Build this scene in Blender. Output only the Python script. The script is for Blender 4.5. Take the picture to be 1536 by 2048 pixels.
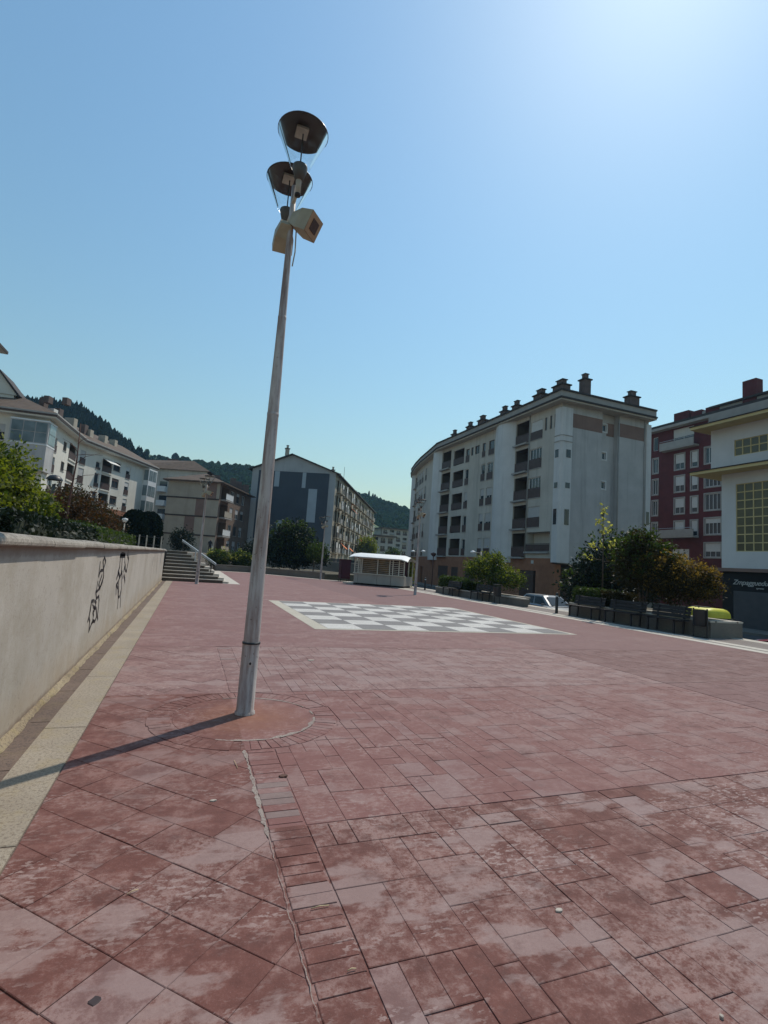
import bpy, bmesh, math, random
import numpy as np
from mathutils import Vector, Matrix
random.seed(7); RNG = np.random.default_rng(7)
R_ = math.radians
for o in list(bpy.data.objects): bpy.data.objects.remove(o)
SC = bpy.context.scene
COL = SC.collection

# ------------------------------------------------------------------ camera
# world: X right across the plaza, Y away along the retaining wall, Z up, plaza at z = 0
FPX, CX, CY, EYE = 1010.0, 768.0, 1024.0, 1.5          # photo is 1536 x 2048
_v1 = np.array([380 - CX, 1103 - CY, FPX]); _yw = _v1 / np.linalg.norm(_v1)
_up = np.cross(_yw, np.array([1, 0.0698, 0.0])); _up /= np.linalg.norm(_up)
if _up[1] > 0: _up = -_up
_xw = np.cross(_yw, _up)
if _xw[0] < 0: _xw = -_xw
CAMR = np.stack([_xw, _yw, _up])
cam_d = bpy.data.cameras.new('camera'); cam = bpy.data.objects.new('camera', cam_d); COL.objects.link(cam)
cam_d.sensor_fit = 'VERTICAL'; cam_d.sensor_height = 36.0; cam_d.lens = 36.0 * FPX / 2048.0
cam_d.clip_start = 0.05; cam_d.clip_end = 6000
_r, _d, _f = CAMR[:, 0], CAMR[:, 1], CAMR[:, 2]
cam.matrix_world = Matrix(((_r[0], -_d[0], -_f[0], 0), (_r[1], -_d[1], -_f[1], 0), (_r[2], -_d[2], -_f[2], EYE), (0, 0, 0, 1)))
SC.camera = cam
# ------------------------------------------------------------------ sky, sun, exposure
SUN_EL, SUN_AZ = 55.0, 51.0                             # azimuth from +Y towards +X
W = bpy.data.worlds.new('World'); SC.world = W; W.use_nodes = True
wn = W.node_tree.nodes; bgn = wn['Background']
sky = wn.new('ShaderNodeTexSky'); sky.sky_type = 'NISHITA'; sky.sun_disc = False
sky.sun_elevation = R_(SUN_EL); sky.sun_rotation = R_(SUN_AZ)
sky.altitude = 100; sky.air_density = 2.3; sky.dust_density = 0.62; sky.ozone_density = 10.0
tint = wn.new('ShaderNodeMix'); tint.data_type = 'RGBA'; tint.blend_type = 'MULTIPLY'; tint.inputs[0].default_value = 1.0; tint.inputs[7].default_value = (1.0, 1.035, 0.95, 1)
W.node_tree.links.new(sky.outputs[0], tint.inputs[6]); W.node_tree.links.new(tint.outputs[2], bgn.inputs[0]); bgn.inputs[1].default_value = 0.108
sun_d = bpy.data.lights.new('sun', 'SUN'); sun_d.energy = 3.2; sun_d.angle = R_(0.53); sun_d.color = (1.0, 0.92, 0.80)
sun = bpy.data.objects.new('sun', sun_d); COL.objects.link(sun); sun.location = (30, 25, 60)
_s = Vector((math.cos(R_(SUN_EL)) * math.sin(R_(SUN_AZ)), math.cos(R_(SUN_EL)) * math.cos(R_(SUN_AZ)), math.sin(R_(SUN_EL))))
sun.rotation_euler = _s.to_track_quat('Z', 'Y').to_euler()
vs = SC.view_settings
vs.view_transform = 'Standard'; vs.look = 'None'; vs.exposure = 0.16; vs.gamma = 1.0; vs.use_curve_mapping = False
SC.cycles.use_denoising = True
SC.cycles.max_bounces = 8; SC.cycles.transparent_max_bounces = 16; SC.cycles.volume_bounces = 1

# ------------------------------------------------------------------ pixel helpers (photo pixel -> place on a known plane)
def ray(x, y): return CAMR @ np.array([x - CX, y - CY, FPX])
def gnd(x, y, z=0.0):
    d = ray(x, y); t = (z - EYE) / d[2]; return Vector((d[0] * t, d[1] * t, z))
def atY(x, y, Y):
    d = ray(x, y); t = Y / d[1]; return Vector((d[0] * t, Y, d[2] * t + EYE))
def atX(x, y, X):
    d = ray(x, y); t = X / d[0]; return Vector((X, d[1] * t, d[2] * t + EYE))
def V2(ang): return Vector((math.sin(R_(ang)), math.cos(R_(ang))))

# ------------------------------------------------------------------ materials
MATS = {}
def srgb(r, g, b):
    f = lambda c: (c / 255 / 12.92) if c / 255 <= 0.04045 else ((c / 255 + 0.055) / 1.055) ** 2.4
    return (f(r), f(g), f(b))
class NT:
    def __init__(s, name):
        s.m = bpy.data.materials.new(name); s.m.use_nodes = True
        s.t = s.m.node_tree; s.n = s.t.nodes; s.b = s.n['Principled BSDF']; s.out = s.n['Material Output']
        MATS[name] = s.m
    def link(s, a, b): s.t.links.new(a, b)
    def node(s, typ, **kw):
        n = s.n.new(typ)
        for k, v in kw.items(): setattr(n, k, v)
        return n
    def pos(s):
        if not hasattr(s, '_p'): s._p = s.node('ShaderNodeNewGeometry').outputs['Position']
        return s._p
    def noise(s, scale, detail=4, rough=0.55, vec=None, out='Fac'):
        n = s.node('ShaderNodeTexNoise'); n.inputs['Scale'].default_value = scale
        n.inputs['Detail'].default_value = detail; n.inputs['Roughness'].default_value = rough
        s.link(vec if vec is not None else s.pos(), n.inputs['Vector']); return n.outputs[out]
    def ramp(s, fac, a, b):
        n = s.node('ShaderNodeMapRange', clamp=True); s.link(fac, n.inputs[0])
        n.inputs[1].default_value = a; n.inputs[2].default_value = b; return n.outputs[0]
    def mix(s, fac, a, b, mode='MIX'):
        n = s.node('ShaderNodeMix', data_type='RGBA', blend_type=mode)
        for sock, v in ((n.inputs[0], fac), (n.inputs[6], a), (n.inputs[7], b)):
            if hasattr(v, 'is_linked'): s.link(v, sock)
            elif isinstance(v, (int, float)): sock.default_value = v
            else: sock.default_value = (*v[:3], 1)
        return n.outputs[2]
    def math(s, op, a, b=None):
        n = s.node('ShaderNodeMath', operation=op)
        for i, v in enumerate((a, b)):
            if v is None: continue
            if hasattr(v, 'is_linked'): s.link(v, n.inputs[i])
            else: n.inputs[i].default_value = v
        return n.outputs[0]
    def bump(s, h, strength, dist=0.01):
        n = s.node('ShaderNodeBump'); n.inputs['Strength'].default_value = strength; n.inputs['Distance'].default_value = dist
        s.link(h, n.inputs['Height']); s.link(n.outputs[0], s.b.inputs['Normal'])
def mat(name, col, rough=0.8, var=0.18, scale=1.5, metal=0.0, bump=0.0, bscale=40, spec=0.4, streak=0.0):
    """plain procedural surface: base colour with two sizes of unevenness, optional rain streaks and relief"""
    s = NT(name)
    dark = tuple(c * (1 - var) for c in col); lite = tuple(min(1, c * (1 + var * 0.6)) for c in col)
    a = s.noise(scale, 5); f = s.ramp(a, 0.3, 0.7); c = s.mix(f, dark, lite)
    fine = s.ramp(s.noise(scale * 14, 3), 0.25, 0.75)
    c = s.mix(s.math('MULTIPLY', fine, var * 0.5), c, dark)
    if streak:
        mp = s.node('ShaderNodeMapping'); mp.inputs['Scale'].default_value = (1.6, 1.6, 0.07); s.link(s.pos(), mp.inputs[0])
        st = s.ramp(s.noise(1.4, 5, 0.6, mp.outputs[0]), 0.52, 0.72)
        c = s.mix(s.math('MULTIPLY', st, streak), c, tuple(q * 0.45 for q in col))
    s.link(c, s.b.inputs['Base Color'])
    s.b.inputs['Roughness'].default_value = rough; s.b.inputs['Metallic'].default_value = metal
    s.b.inputs['Specular IOR Level'].default_value = spec
    if bump: s.bump(s.noise(bscale, 5, 0.65), bump)
    return s.m
def glassy(name, col=(0.02, 0.026, 0.032), rough=0.06):
    s = NT(name); f = s.ramp(s.noise(0.35, 2), 0.35, 0.65)
    s.link(s.mix(f, col, tuple(c * 2.2 for c in col)), s.b.inputs['Base Color'])
    s.b.inputs['Roughness'].default_value = rough; s.b.inputs['Specular IOR Level'].default_value = 0.6
    return s.m
def leafmat(name, a, b, trans=0.45, tcol=None, scale=3.0):
    s = NT(name)
    c = s.mix(s.ramp(s.noise(scale, 4, 0.7), 0.32, 0.68), a, b)
    c = s.mix(s.math('MULTIPLY', s.ramp(s.noise(23, 2), 0.35, 0.7), 0.5), c, tuple(q * 0.5 for q in a))
    s.link(c, s.b.inputs['Base Color']); s.b.inputs['Roughness'].default_value = 0.55
    s.b.inputs['Specular IOR Level'].default_value = 0.25
    t = s.node('ShaderNodeBsdfTranslucent'); tc = s.mix(1.0, c, tcol or (1.6, 1.7, 0.7), 'MULTIPLY'); s.link(tc, t.inputs[0])
    mx = s.node('ShaderNodeMixShader'); mx.inputs[0].default_value = trans
    s.link(s.b.outputs[0], mx.inputs[1]); s.link(t.outputs[0], mx.inputs[2]); s.link(mx.outputs[0], s.out.inputs['Surface'])
    return s.m

def paving_material(name, pieces=True):
    s = NT(name); x = s.node('ShaderNodeSeparateXYZ'); s.link(s.pos(), x.inputs[0]); X, Y = x.outputs[0], x.outputs[1]
    lt = lambda a, b: s.math('LESS_THAN', a, b)
    gt = lambda a, b: s.math('GREATER_THAN', a, b)
    mul = lambda a, b: s.math('MULTIPLY', a, b)
    add = lambda a, b: s.math('ADD', a, b)
    n1 = s.noise(1.0, 6, 0.6); n2 = s.noise(5.0, 8, 0.75); n3 = s.noise(30, 6, 0.8); n4 = s.noise(110, 3, 0.8)
    red = s.mix(s.ramp(n2, 0.35, 0.65), (0.100, 0.034, 0.026), (0.180, 0.068, 0.053))
    # each poured slab has its own tint and its own amount of pale lime bloom
    right = gt(X, 7.0); left = lt(X, 0.56)
    s1 = lt(Y, 2.97); s2 = mul(gt(Y, 2.97), lt(Y, 5.87)); s3 = mul(gt(Y, 5.87), lt(Y, 8.75))
    bloom = add(add(mul(s1, 1.0), mul(s2, 0.55)), add(mul(s3, 0.95), mul(gt(Y, 8.75), 0.6)))
    bloom = mul(bloom, s.math('SUBTRACT', 1.0, mul(right, 0.65)))
    red = s.mix(mul(s2, s.math('SUBTRACT', 0.7, mul(left, 0.6))), red, (0.215, 0.098, 0.088))
    red = s.mix(mul(mul(s3, 0.65), s.math('SUBTRACT', 1.0, right)), red, (0.235, 0.135, 0.125))
    red = s.mix(mul(gt(Y, 8.75), 0.75), red, (0.215, 0.115, 0.107))
    red = s.mix(mul(right, 0.6), red, (0.165, 0.090, 0.085))
    rnd0 = s.node('ShaderNodeObjectInfo').outputs['Random']
    mixed = add(add(mul(n1, 0.45), mul(n2, 0.55)), mul(s.math('SUBTRACT', rnd0, 0.5), 0.07 if pieces else 0.0))
    edge = s.ramp(mixed, 0.46, 0.56)
    grain = s.ramp(add(mul(n3, 0.7), mul(n2, 0.3)), 0.45, 0.53)
    pale = mul(s.math('MAXIMUM', mul(edge, grain), mul(s.ramp(mixed, 0.56, 0.62), 0.7)), bloom)
    c = s.mix(mul(pale, 0.68), red, (0.32, 0.212, 0.188))
    # scaled-off flecks gather in bands; between them the slab keeps its skin
    mpf = s.node('ShaderNodeMapping'); mpf.inputs['Scale'].default_value = (0.75, 1.5, 1.0); mpf.inputs['Rotation'].default_value = (0, 0, 0.25); s.link(s.pos(), mpf.inputs[0])
    fl = s.ramp(s.noise(26, 5, 0.62, mpf.outputs[0]), 0.535, 0.575); zone = s.ramp(s.noise(0.75, 5, 0.7, mpf.outputs[0]), 0.46, 0.58)
    c = s.mix(mul(mul(fl, zone), mul(bloom, 0.85)), c, (0.34, 0.245, 0.222))
    worn = s.ramp(add(s.noise(1.9, 9, 0.62, mpf.outputs[0]), mul(s.math('SUBTRACT', rnd0, 0.5), 0.10 if pieces else 0.0)), 0.535, 0.585)
    c = s.mix(mul(worn, mul(bloom, 0.72)), c, (0.295, 0.205, 0.188))
    dark = s.ramp(s.noise(2.6, 7, 0.75), 0.56, 0.72)
    c = s.mix(mul(dark, 0.6), c, (0.070, 0.031, 0.027))
    c = s.mix(mul(s.ramp(n4, 0.55, 0.75), 0.35), c, (0.07, 0.032, 0.028))
    c = s.mix(mul(s.ramp(n4, 0.42, 0.28), mul(bloom, 0.30)), c, (0.33, 0.24, 0.22))
    # rust washed off the pole inside the ring
    dx = s.math('SUBTRACT', X, 0.66); dy = s.math('SUBTRACT', Y, 5.02)
    dist = s.math('SQRT', add(mul(dx, dx), mul(dy, dy)))
    rust = mul(s.ramp(add(dist, mul(s.noise(4, 6, 0.7), 0.8)), 1.02, 0.45), 0.8)
    c = s.mix(rust, c, s.mix(s.ramp(n2, 0.4, 0.6), (0.20, 0.078, 0.042), (0.24, 0.105, 0.062)))
    if pieces:
        oi = s.node('ShaderNodeObjectInfo'); rnd = oi.outputs['Random']
        c = s.mix(mul(s.ramp(rnd, 0.0, 1.0), 0.14), c, (0.10, 0.045, 0.04))
        c = s.mix(mul(s.ramp(rnd, 0.93, 0.96), mul(bloom, 0.30)), c, (0.27, 0.19, 0.185))
    if pieces: c = s.mix(mul(mul(gt(rnd, 0.93), 0.5), mul(gt(X, 0.56), lt(X, 0.78))), c, (0.19, 0.16, 0.145))
    s.link(c, s.b.inputs['Base Color'])
    s.b.inputs['Roughness'].default_value = 0.82; s.b.inputs['Specular IOR Level'].default_value = 0.35
    s.bump(add(mul(n3, 0.6), mul(n2, 0.6)), 0.35, 0.008)
    return s.m

def wall_material():
    s = NT('wall_render'); x = s.node('ShaderNodeSeparateXYZ'); s.link(s.pos(), x.inputs[0]); Z = x.outputs[2]
    mp = s.node('ShaderNodeMapping'); mp.inputs['Scale'].default_value = (1, 1.5, 0.10); s.link(s.pos(), mp.inputs[0])
    st = s.ramp(s.noise(3.4, 7, 0.7, mp.outputs[0]), 0.44, 0.66)
    base = s.mix(s.ramp(s.noise(0.9, 6), 0.3, 0.7), (0.375, 0.342, 0.30), (0.455, 0.418, 0.37))
    base = s.mix(s.math('MULTIPLY', st, 0.20), base, (0.26, 0.215, 0.165))
    bl = s.ramp(s.noise(1.3, 8, 0.75), 0.46, 0.64); base = s.mix(s.math('MULTIPLY', bl, 0.45), base, (0.27, 0.235, 0.175))
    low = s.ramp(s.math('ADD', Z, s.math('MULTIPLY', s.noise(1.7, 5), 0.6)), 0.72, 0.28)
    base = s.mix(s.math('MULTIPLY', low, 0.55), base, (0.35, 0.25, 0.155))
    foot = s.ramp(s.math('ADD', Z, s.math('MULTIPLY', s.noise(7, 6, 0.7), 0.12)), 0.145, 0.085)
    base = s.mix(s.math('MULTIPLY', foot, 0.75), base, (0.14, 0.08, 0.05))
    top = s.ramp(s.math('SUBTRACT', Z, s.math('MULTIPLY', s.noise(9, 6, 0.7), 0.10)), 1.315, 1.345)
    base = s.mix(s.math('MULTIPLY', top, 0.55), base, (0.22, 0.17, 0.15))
    sp = s.ramp(s.noise(16, 8, 0.85), 0.54, 0.66)
    base = s.mix(s.math('MULTIPLY', sp, 0.6), base, (0.20, 0.16, 0.13))
    s.link(base, s.b.inputs['Base Color']); s.b.inputs['Roughness'].default_value = 0.92
    s.bump(s.noise(55, 5, 0.7), 0.5, 0.006); return s.m

def granite_material(name, a, b, speck, moss=0.0, soot=0.0):
    s = NT(name)
    c = s.mix(s.ramp(s.noise(1.3, 5), 0.3, 0.7), a, b)
    sp = s.ramp(s.noise(48, 6, 0.85), 0.50, 0.58); c = s.mix(s.math('MULTIPLY', sp, 0.75), c, speck)
    if soot: c = s.mix(s.math('MULTIPLY', s.ramp(s.noise(5, 7, 0.75), 0.50, 0.64), soot), c, (0.07, 0.058, 0.05))
    if moss:
        mo = s.ramp(s.noise(4, 6, 0.7), 0.5, 0.66); c = s.mix(s.math('MULTIPLY', mo, moss), c, (0.30, 0.23, 0.09))
    s.link(c, s.b.inputs['Base Color']); s.b.inputs['Roughness'].default_value = 0.85
    s.bump(s.noise(60, 4, 0.7), 0.4, 0.006); return s.m

def pole_material():
    s = NT('pole_paint'); mp = s.node('ShaderNodeMapping'); mp.inputs['Scale'].default_value = (5, 5, 0.55); s.link(s.pos(), mp.inputs[0])
    st = s.ramp(s.noise(2.4, 6, 0.7, mp.outputs[0]), 0.40, 0.62)
    c = s.mix(st, (0.47, 0.43, 0.405), (0.21, 0.145, 0.125))
    ch = s.ramp(s.noise(26, 4, 0.75), 0.63, 0.70); c = s.mix(ch, c, (0.09, 0.05, 0.035))
    s.link(c, s.b.inputs['Base Color']); s.b.inputs['Roughness'].default_value = 0.6; s.bump(s.noise(40, 4), 0.25, 0.004)
    return s.m

paving_material('paving'); paving_material('paving_bed', False); wall_material(); pole_material()
granite_material('granite', (0.255, 0.212, 0.16), (0.335, 0.285, 0.22), (0.12, 0.085, 0.06), 0.3)
granite_material('coping', (0.24, 0.21, 0.175), (0.36, 0.32, 0.27), (0.09, 0.075, 0.06), 0.0, 0.6)
granite_material('gutter_stone', (0.115, 0.078, 0.060), (0.165, 0.115, 0.09), (0.05, 0.035, 0.028), 0.1)
granite_material('mossy_fillet', (0.22, 0.16, 0.095), (0.33, 0.265, 0.17), (0.07, 0.045, 0.03), 0.4, 0.4)
granite_material('mortar', (0.24, 0.19, 0.165), (0.33, 0.28, 0.24), (0.13, 0.07, 0.06))
granite_material('pale_stone', (0.44, 0.40, 0.34), (0.54, 0.49, 0.42), (0.30, 0.26, 0.21))
granite_material('step_stone', (0.085, 0.066, 0.05), (0.13, 0.105, 0.08), (0.05, 0.038, 0.03))
granite_material('chess_white', (0.47, 0.445, 0.41), (0.60, 0.575, 0.535), (0.34, 0.30, 0.27), 0.0, 0.12)
granite_material('chess_grey', (0.175, 0.16, 0.155), (0.225, 0.21, 0.20), (0.11, 0.10, 0.095))
granite_material('chess_border', (0.40, 0.36, 0.29), (0.50, 0.45, 0.37), (0.30, 0.26, 0.20))
granite_material('walk_stone', (0.165, 0.135, 0.12), (0.215, 0.18, 0.16), (0.09, 0.07, 0.06))
granite_material('planter_concrete', (0.13, 0.115, 0.10), (0.19, 0.17, 0.145), (0.07, 0.06, 0.05))
mat('asphalt', (0.055, 0.055, 0.056), 0.9, 0.25, 0.6, bump=0.4)
mat('earth', (0.10, 0.085, 0.055), 0.95, 0.4, 0.8, bump=0.5)
mat('terrace_paving', (0.22, 0.19, 0.16), 0.9, 0.2, 0.7)
mat('graffiti_black', (0.015, 0.014, 0.018), 0.55, 0.3, 8)
mat('rail_metal', (0.46, 0.50, 0.52), 0.4, 0.12, 4, metal=0.35)
mat('dark_metal', (0.022, 0.023, 0.026), 0.45, 0.3, 4)
mat('lamp_reflector', (0.045, 0.037, 0.036), 0.35, 0.35, 9, metal=0.2)
mat('lamp_socket', (0.09, 0.085, 0.08), 0.6, 0.3, 12)
mat('lamp_stem', (0.42, 0.38, 0.32), 0.6, 0.25, 10)
mat('speaker_shell', (0.36, 0.31, 0.22), 0.6, 0.2, 7)
mat('speaker_face', (0.42, 0.27, 0.16), 0.6, 0.2, 7)
mat('speaker_grille', (0.09, 0.05, 0.04), 0.7, 0.3, 40, bump=0.4, bscale=220)
s = NT('lamp_glass'); tr = s.node('ShaderNodeBsdfTransparent'); tr.inputs[0].default_value = (0.93, 0.96, 0.96, 1)
gl = s.node('ShaderNodeBsdfGlossy'); gl.inputs['Roughness'].default_value = 0.08
dfu = s.node('ShaderNodeBsdfTranslucent'); dfu.inputs[0].default_value = (0.8, 0.85, 0.85, 1)
m1 = s.node('ShaderNodeMixShader'); s.link(s.ramp(s.noise(9, 4, 0.7), 0.45, 2.2), m1.inputs[0]); s.link(tr.outputs[0], m1.inputs[1]); s.link(dfu.outputs[0], m1.inputs[2])
fr = s.node('ShaderNodeFresnel'); fr.inputs[0].default_value = 1.12
m2 = s.node('ShaderNodeMixShader'); s.link(fr.outputs[0], m2.inputs[0]); s.link(m1.outputs[0], m2.inputs[1]); s.link(gl.outputs[0], m2.inputs[2]); s.link(m2.outputs[0], s.out.inputs['Surface'])
# buildings
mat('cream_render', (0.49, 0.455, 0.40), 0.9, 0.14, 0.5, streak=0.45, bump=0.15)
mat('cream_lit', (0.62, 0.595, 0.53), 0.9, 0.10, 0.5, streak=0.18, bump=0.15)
mat('white_panel', (0.57, 0.56, 0.55), 0.55, 0.09, 0.7, streak=0.3)
mat('block_tile', (0.43, 0.418, 0.41), 0.7, 0.14, 0.6, streak=0.5)
mat('beige_render', (0.43, 0.385, 0.33), 0.9, 0.12, 0.6, streak=0.3)
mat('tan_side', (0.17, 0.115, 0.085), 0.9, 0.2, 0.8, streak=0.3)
mat('brown_band', (0.215, 0.14, 0.115), 0.9, 0.15, 0.8, streak=0.15)
mat('orange_brick', (0.30, 0.135, 0.075), 0.9, 0.18, 1.5, bump=0.2)
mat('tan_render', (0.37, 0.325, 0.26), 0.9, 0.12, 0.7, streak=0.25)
mat('dark_band', (0.06, 0.045, 0.04), 0.8, 0.2, 2)
mat('slate_panel', (0.05, 0.063, 0.082), 0.8, 0.15, 0.4, streak=0.15)
mat('grey_render', (0.36, 0.37, 0.38), 0.85, 0.10, 0.5, streak=0.2)
mat('light_stripe', (0.33, 0.38, 0.42), 0.8, 0.08, 0.8)
mat('old_render', (0.40, 0.355, 0.27), 0.92, 0.25, 1.0, streak=0.5)
mat('red_brick', (0.105, 0.022, 0.024), 0.85, 0.22, 1.2, bump=0.2)
mat('stone_trim', (0.33, 0.315, 0.295), 0.85, 0.12, 1.5)
mat('yellow_paint', (0.58, 0.46, 0.22), 0.75, 0.10, 1.0)
mat('white_render', (0.60, 0.59, 0.58), 0.85, 0.07, 0.6, streak=0.1)
mat('roof_tile', (0.115, 0.080, 0.058), 0.9, 0.3, 1.6, bump=0.5, bscale=9)
mat('roof_dark', (0.05, 0.042, 0.04), 0.85, 0.25, 1.5)
mat('chimney_brick', (0.13, 0.095, 0.085), 0.9, 0.25, 2.5, bump=0.3)
mat('chimney_pale', (0.42, 0.37, 0.30), 0.9, 0.2, 2.0)
mat('frame_white', (0.68, 0.69, 0.69), 0.5, 0.06, 3)
mat('frame_brown', (0.10, 0.060, 0.048), 0.6, 0.2, 3)
mat('blind', (0.56, 0.55, 0.53), 0.7, 0.08, 5, bump=0.3, bscale=30)
mat('blind_shade', (0.42, 0.41, 0.40), 0.7, 0.08, 5)
mat('railing_brown', (0.070, 0.042, 0.036), 0.55, 0.25, 3)
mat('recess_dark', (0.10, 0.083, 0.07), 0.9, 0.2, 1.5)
mat('shop_black', (0.010, 0.010, 0.011), 0.85, 0.3, 2)
mat('shutter_grey', (0.085, 0.088, 0.098), 0.65, 0.15, 2, metal=0.2)
mat('door_brown', (0.07, 0.042, 0.032), 0.6, 0.2, 3)
mat('sign_white', (0.5, 0.5, 0.48), 0.6, 0.03, 3)
mat('awning_orange', (0.62, 0.17, 0.045), 0.8, 0.12, 3)
mat('awning_white', (0.70, 0.68, 0.64), 0.8, 0.08, 3)
glassy('car_glass', (0.012, 0.016, 0.02), 0.18); MATS['car_glass'].node_tree.nodes['Principled BSDF'].inputs['Specular IOR Level'].default_value = 0.25
glassy('window_glass'); glassy('glass_block', (0.055, 0.048, 0.022), 0.25)
s = NT('bay_glass'); s.link(s.mix(s.ramp(s.noise(0.5, 3), 0.35, 0.65), (0.10, 0.14, 0.15), (0.22, 0.27, 0.28)), s.b.inputs['Base Color']); s.b.inputs['Roughness'].default_value = 0.12
# plants
mat('bark', (0.10, 0.075, 0.055), 0.9, 0.3, 12, bump=0.5)
mat('bark_red', (0.115, 0.055, 0.045), 0.9, 0.3, 12)
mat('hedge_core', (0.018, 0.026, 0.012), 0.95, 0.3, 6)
leafmat('leaf_yellowgreen', (0.075, 0.098, 0.014), (0.215, 0.225, 0.036), 0.48)
leafmat('leaf_green', (0.024, 0.042, 0.010), (0.070, 0.105, 0.020), 0.38)
leafmat('leaf_dark', (0.007, 0.014, 0.009), (0.020, 0.033, 0.016), 0.20, (1.2, 1.4, 0.8))
leafmat('leaf_olive', (0.018, 0.019, 0.007), (0.050, 0.045, 0.013), 0.36, (1.7, 1.4, 0.6))
leafmat('leaf_rust', (0.040, 0.027, 0.013), (0.090, 0.052, 0.022), 0.40, (1.7, 1.2, 0.6))
leafmat('leaf_gold', (0.085, 0.068, 0.020), (0.21, 0.155, 0.045), 0.55, (1.9, 1.6, 0.7))
leafmat('leaf_pale', (0.22, 0.24, 0.07), (0.42, 0.40, 0.14), 0.6, (1.5, 1.5, 0.8))
leafmat('leaf_cypress', (0.007, 0.013, 0.008), (0.016, 0.026, 0.014), 0.10, (1, 1.1, 0.8))
leafmat('leaf_conifer', (0.005, 0.013, 0.012), (0.014, 0.028, 0.020), 0.12, (1, 1.1, 0.8), 0.15)
leafmat('leaf_broad', (0.007, 0.021, 0.010), (0.026, 0.056, 0.020), 0.08, (1.2, 1.3, 0.8), 0.06)
for q_ in ('leaf_broad', 'leaf_conifer', 'leaf_cypress'): b_ = MATS[q_].node_tree.nodes['Principled BSDF']; b_.inputs['Specular IOR Level'].default_value = 0.0; b_.inputs['Roughness'].default_value = 1.0
s = NT('hill_grass'); c = s.mix(s.ramp(s.noise(0.03, 6, 0.6), 0.4, 0.6), (0.020, 0.045, 0.020), (0.060, 0.105, 0.036)); s.link(c, s.b.inputs['Base Color']); s.b.inputs['Roughness'].default_value = 0.95
# vehicles, street furniture
for nm, c_, r_ in (('car_silver', (0.27, 0.285, 0.30), 0.35), ('car_white', (0.72, 0.72, 0.72), 0.35), ('car_red', (0.16, 0.012, 0.018), 0.3)):
    mt = mat(nm, c_, r_, 0.06, 2); MATS[nm].node_tree.nodes['Principled BSDF'].inputs['Coat Weight'].default_value = 0.6
mat('tyre', (0.02, 0.02, 0.021), 0.85, 0.2, 10); mat('rim', (0.35, 0.35, 0.36), 0.4, 0.1, 10, metal=0.6)
mat('headlight', (0.6, 0.62, 0.63), 0.15, 0.1, 20)
mat('bin_yellow', (0.60, 0.56, 0.045), 0.5, 0.10, 3); mat('bin_green', (0.018, 0.03, 0.022), 0.6, 0.2, 3)
mat('kiosk_panel', (0.36, 0.325, 0.285), 0.7, 0.10, 1.5, streak=0.15); mat('kiosk_frame', (0.55, 0.51, 0.43), 0.6, 0.08, 3)
mat('kiosk_roof', (0.80, 0.79, 0.76), 0.5, 0.05, 2); mat('maroon_paint', (0.060, 0.014, 0.026), 0.5, 0.25, 3)
s = NT('amber_reflection'); s.link(s.mix(s.ramp(s.noise(2.5, 4), 0.35, 0.65), (0.035, 0.022, 0.012), (0.15, 0.085, 0.03)), s.b.inputs['Base Color']); s.b.inputs['Roughness'].default_value = 0.15  # kiosk panes: amber reflections painted into the base colour
mat('bench_wood', (0.026, 0.02, 0.018), 0.7, 0.3, 5)
mat('skin', (0.36, 0.20, 0.14), 0.6, 0.1, 9); mat('cloth_dark', (0.02, 0.022, 0.028), 0.9, 0.2, 9); mat('cloth_white', (0.6, 0.6, 0.58), 0.9, 0.1, 9)
mat('litter', (0.42, 0.37, 0.31), 0.8, 0.2, 40); mat('stain', (0.035, 0.022, 0.024), 0.7, 0.3, 30); mat('straw', (0.52, 0.40, 0.24), 0.8, 0.2, 40)
mat('leaf_litter', (0.10, 0.045, 0.03), 0.8, 0.3, 30)

# ------------------------------------------------------------------ mesh building
def nme(v, f, name='m', smooth=False):
    me = bpy.data.meshes.new(name); me.from_pydata([tuple(map(float, p)) for p in v], [], [tuple(q) for q in f]); me.update()
    if smooth: me.polygons.foreach_set('use_smooth', [True] * len(me.polygons))
    return me
def tag(o, label=None, cat=None, group=None, kind=None):
    for k, v in (('label', label), ('category', cat), ('group', group), ('kind', kind)):
        if v: o[k] = v
    return o
def empty(name, loc, label, cat, group=None, rz=0.0):
    o = bpy.data.objects.new(name, None); COL.objects.link(o); o.location = loc; o.rotation_euler = (0, 0, rz)
    o.empty_display_size = 0.2; return tag(o, label, cat, group)
def link(name, me, m, parent=None, matrix=None):
    """mesh as one object; with a parent the matrix is in the parent's space"""
    o = bpy.data.objects.new(name, me); COL.objects.link(o)
    if m is not None and not me.materials: me.materials.append(MATS[m])
    if parent is not None: o.parent = parent
    if matrix is not None: o.matrix_local = matrix
    return o
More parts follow.
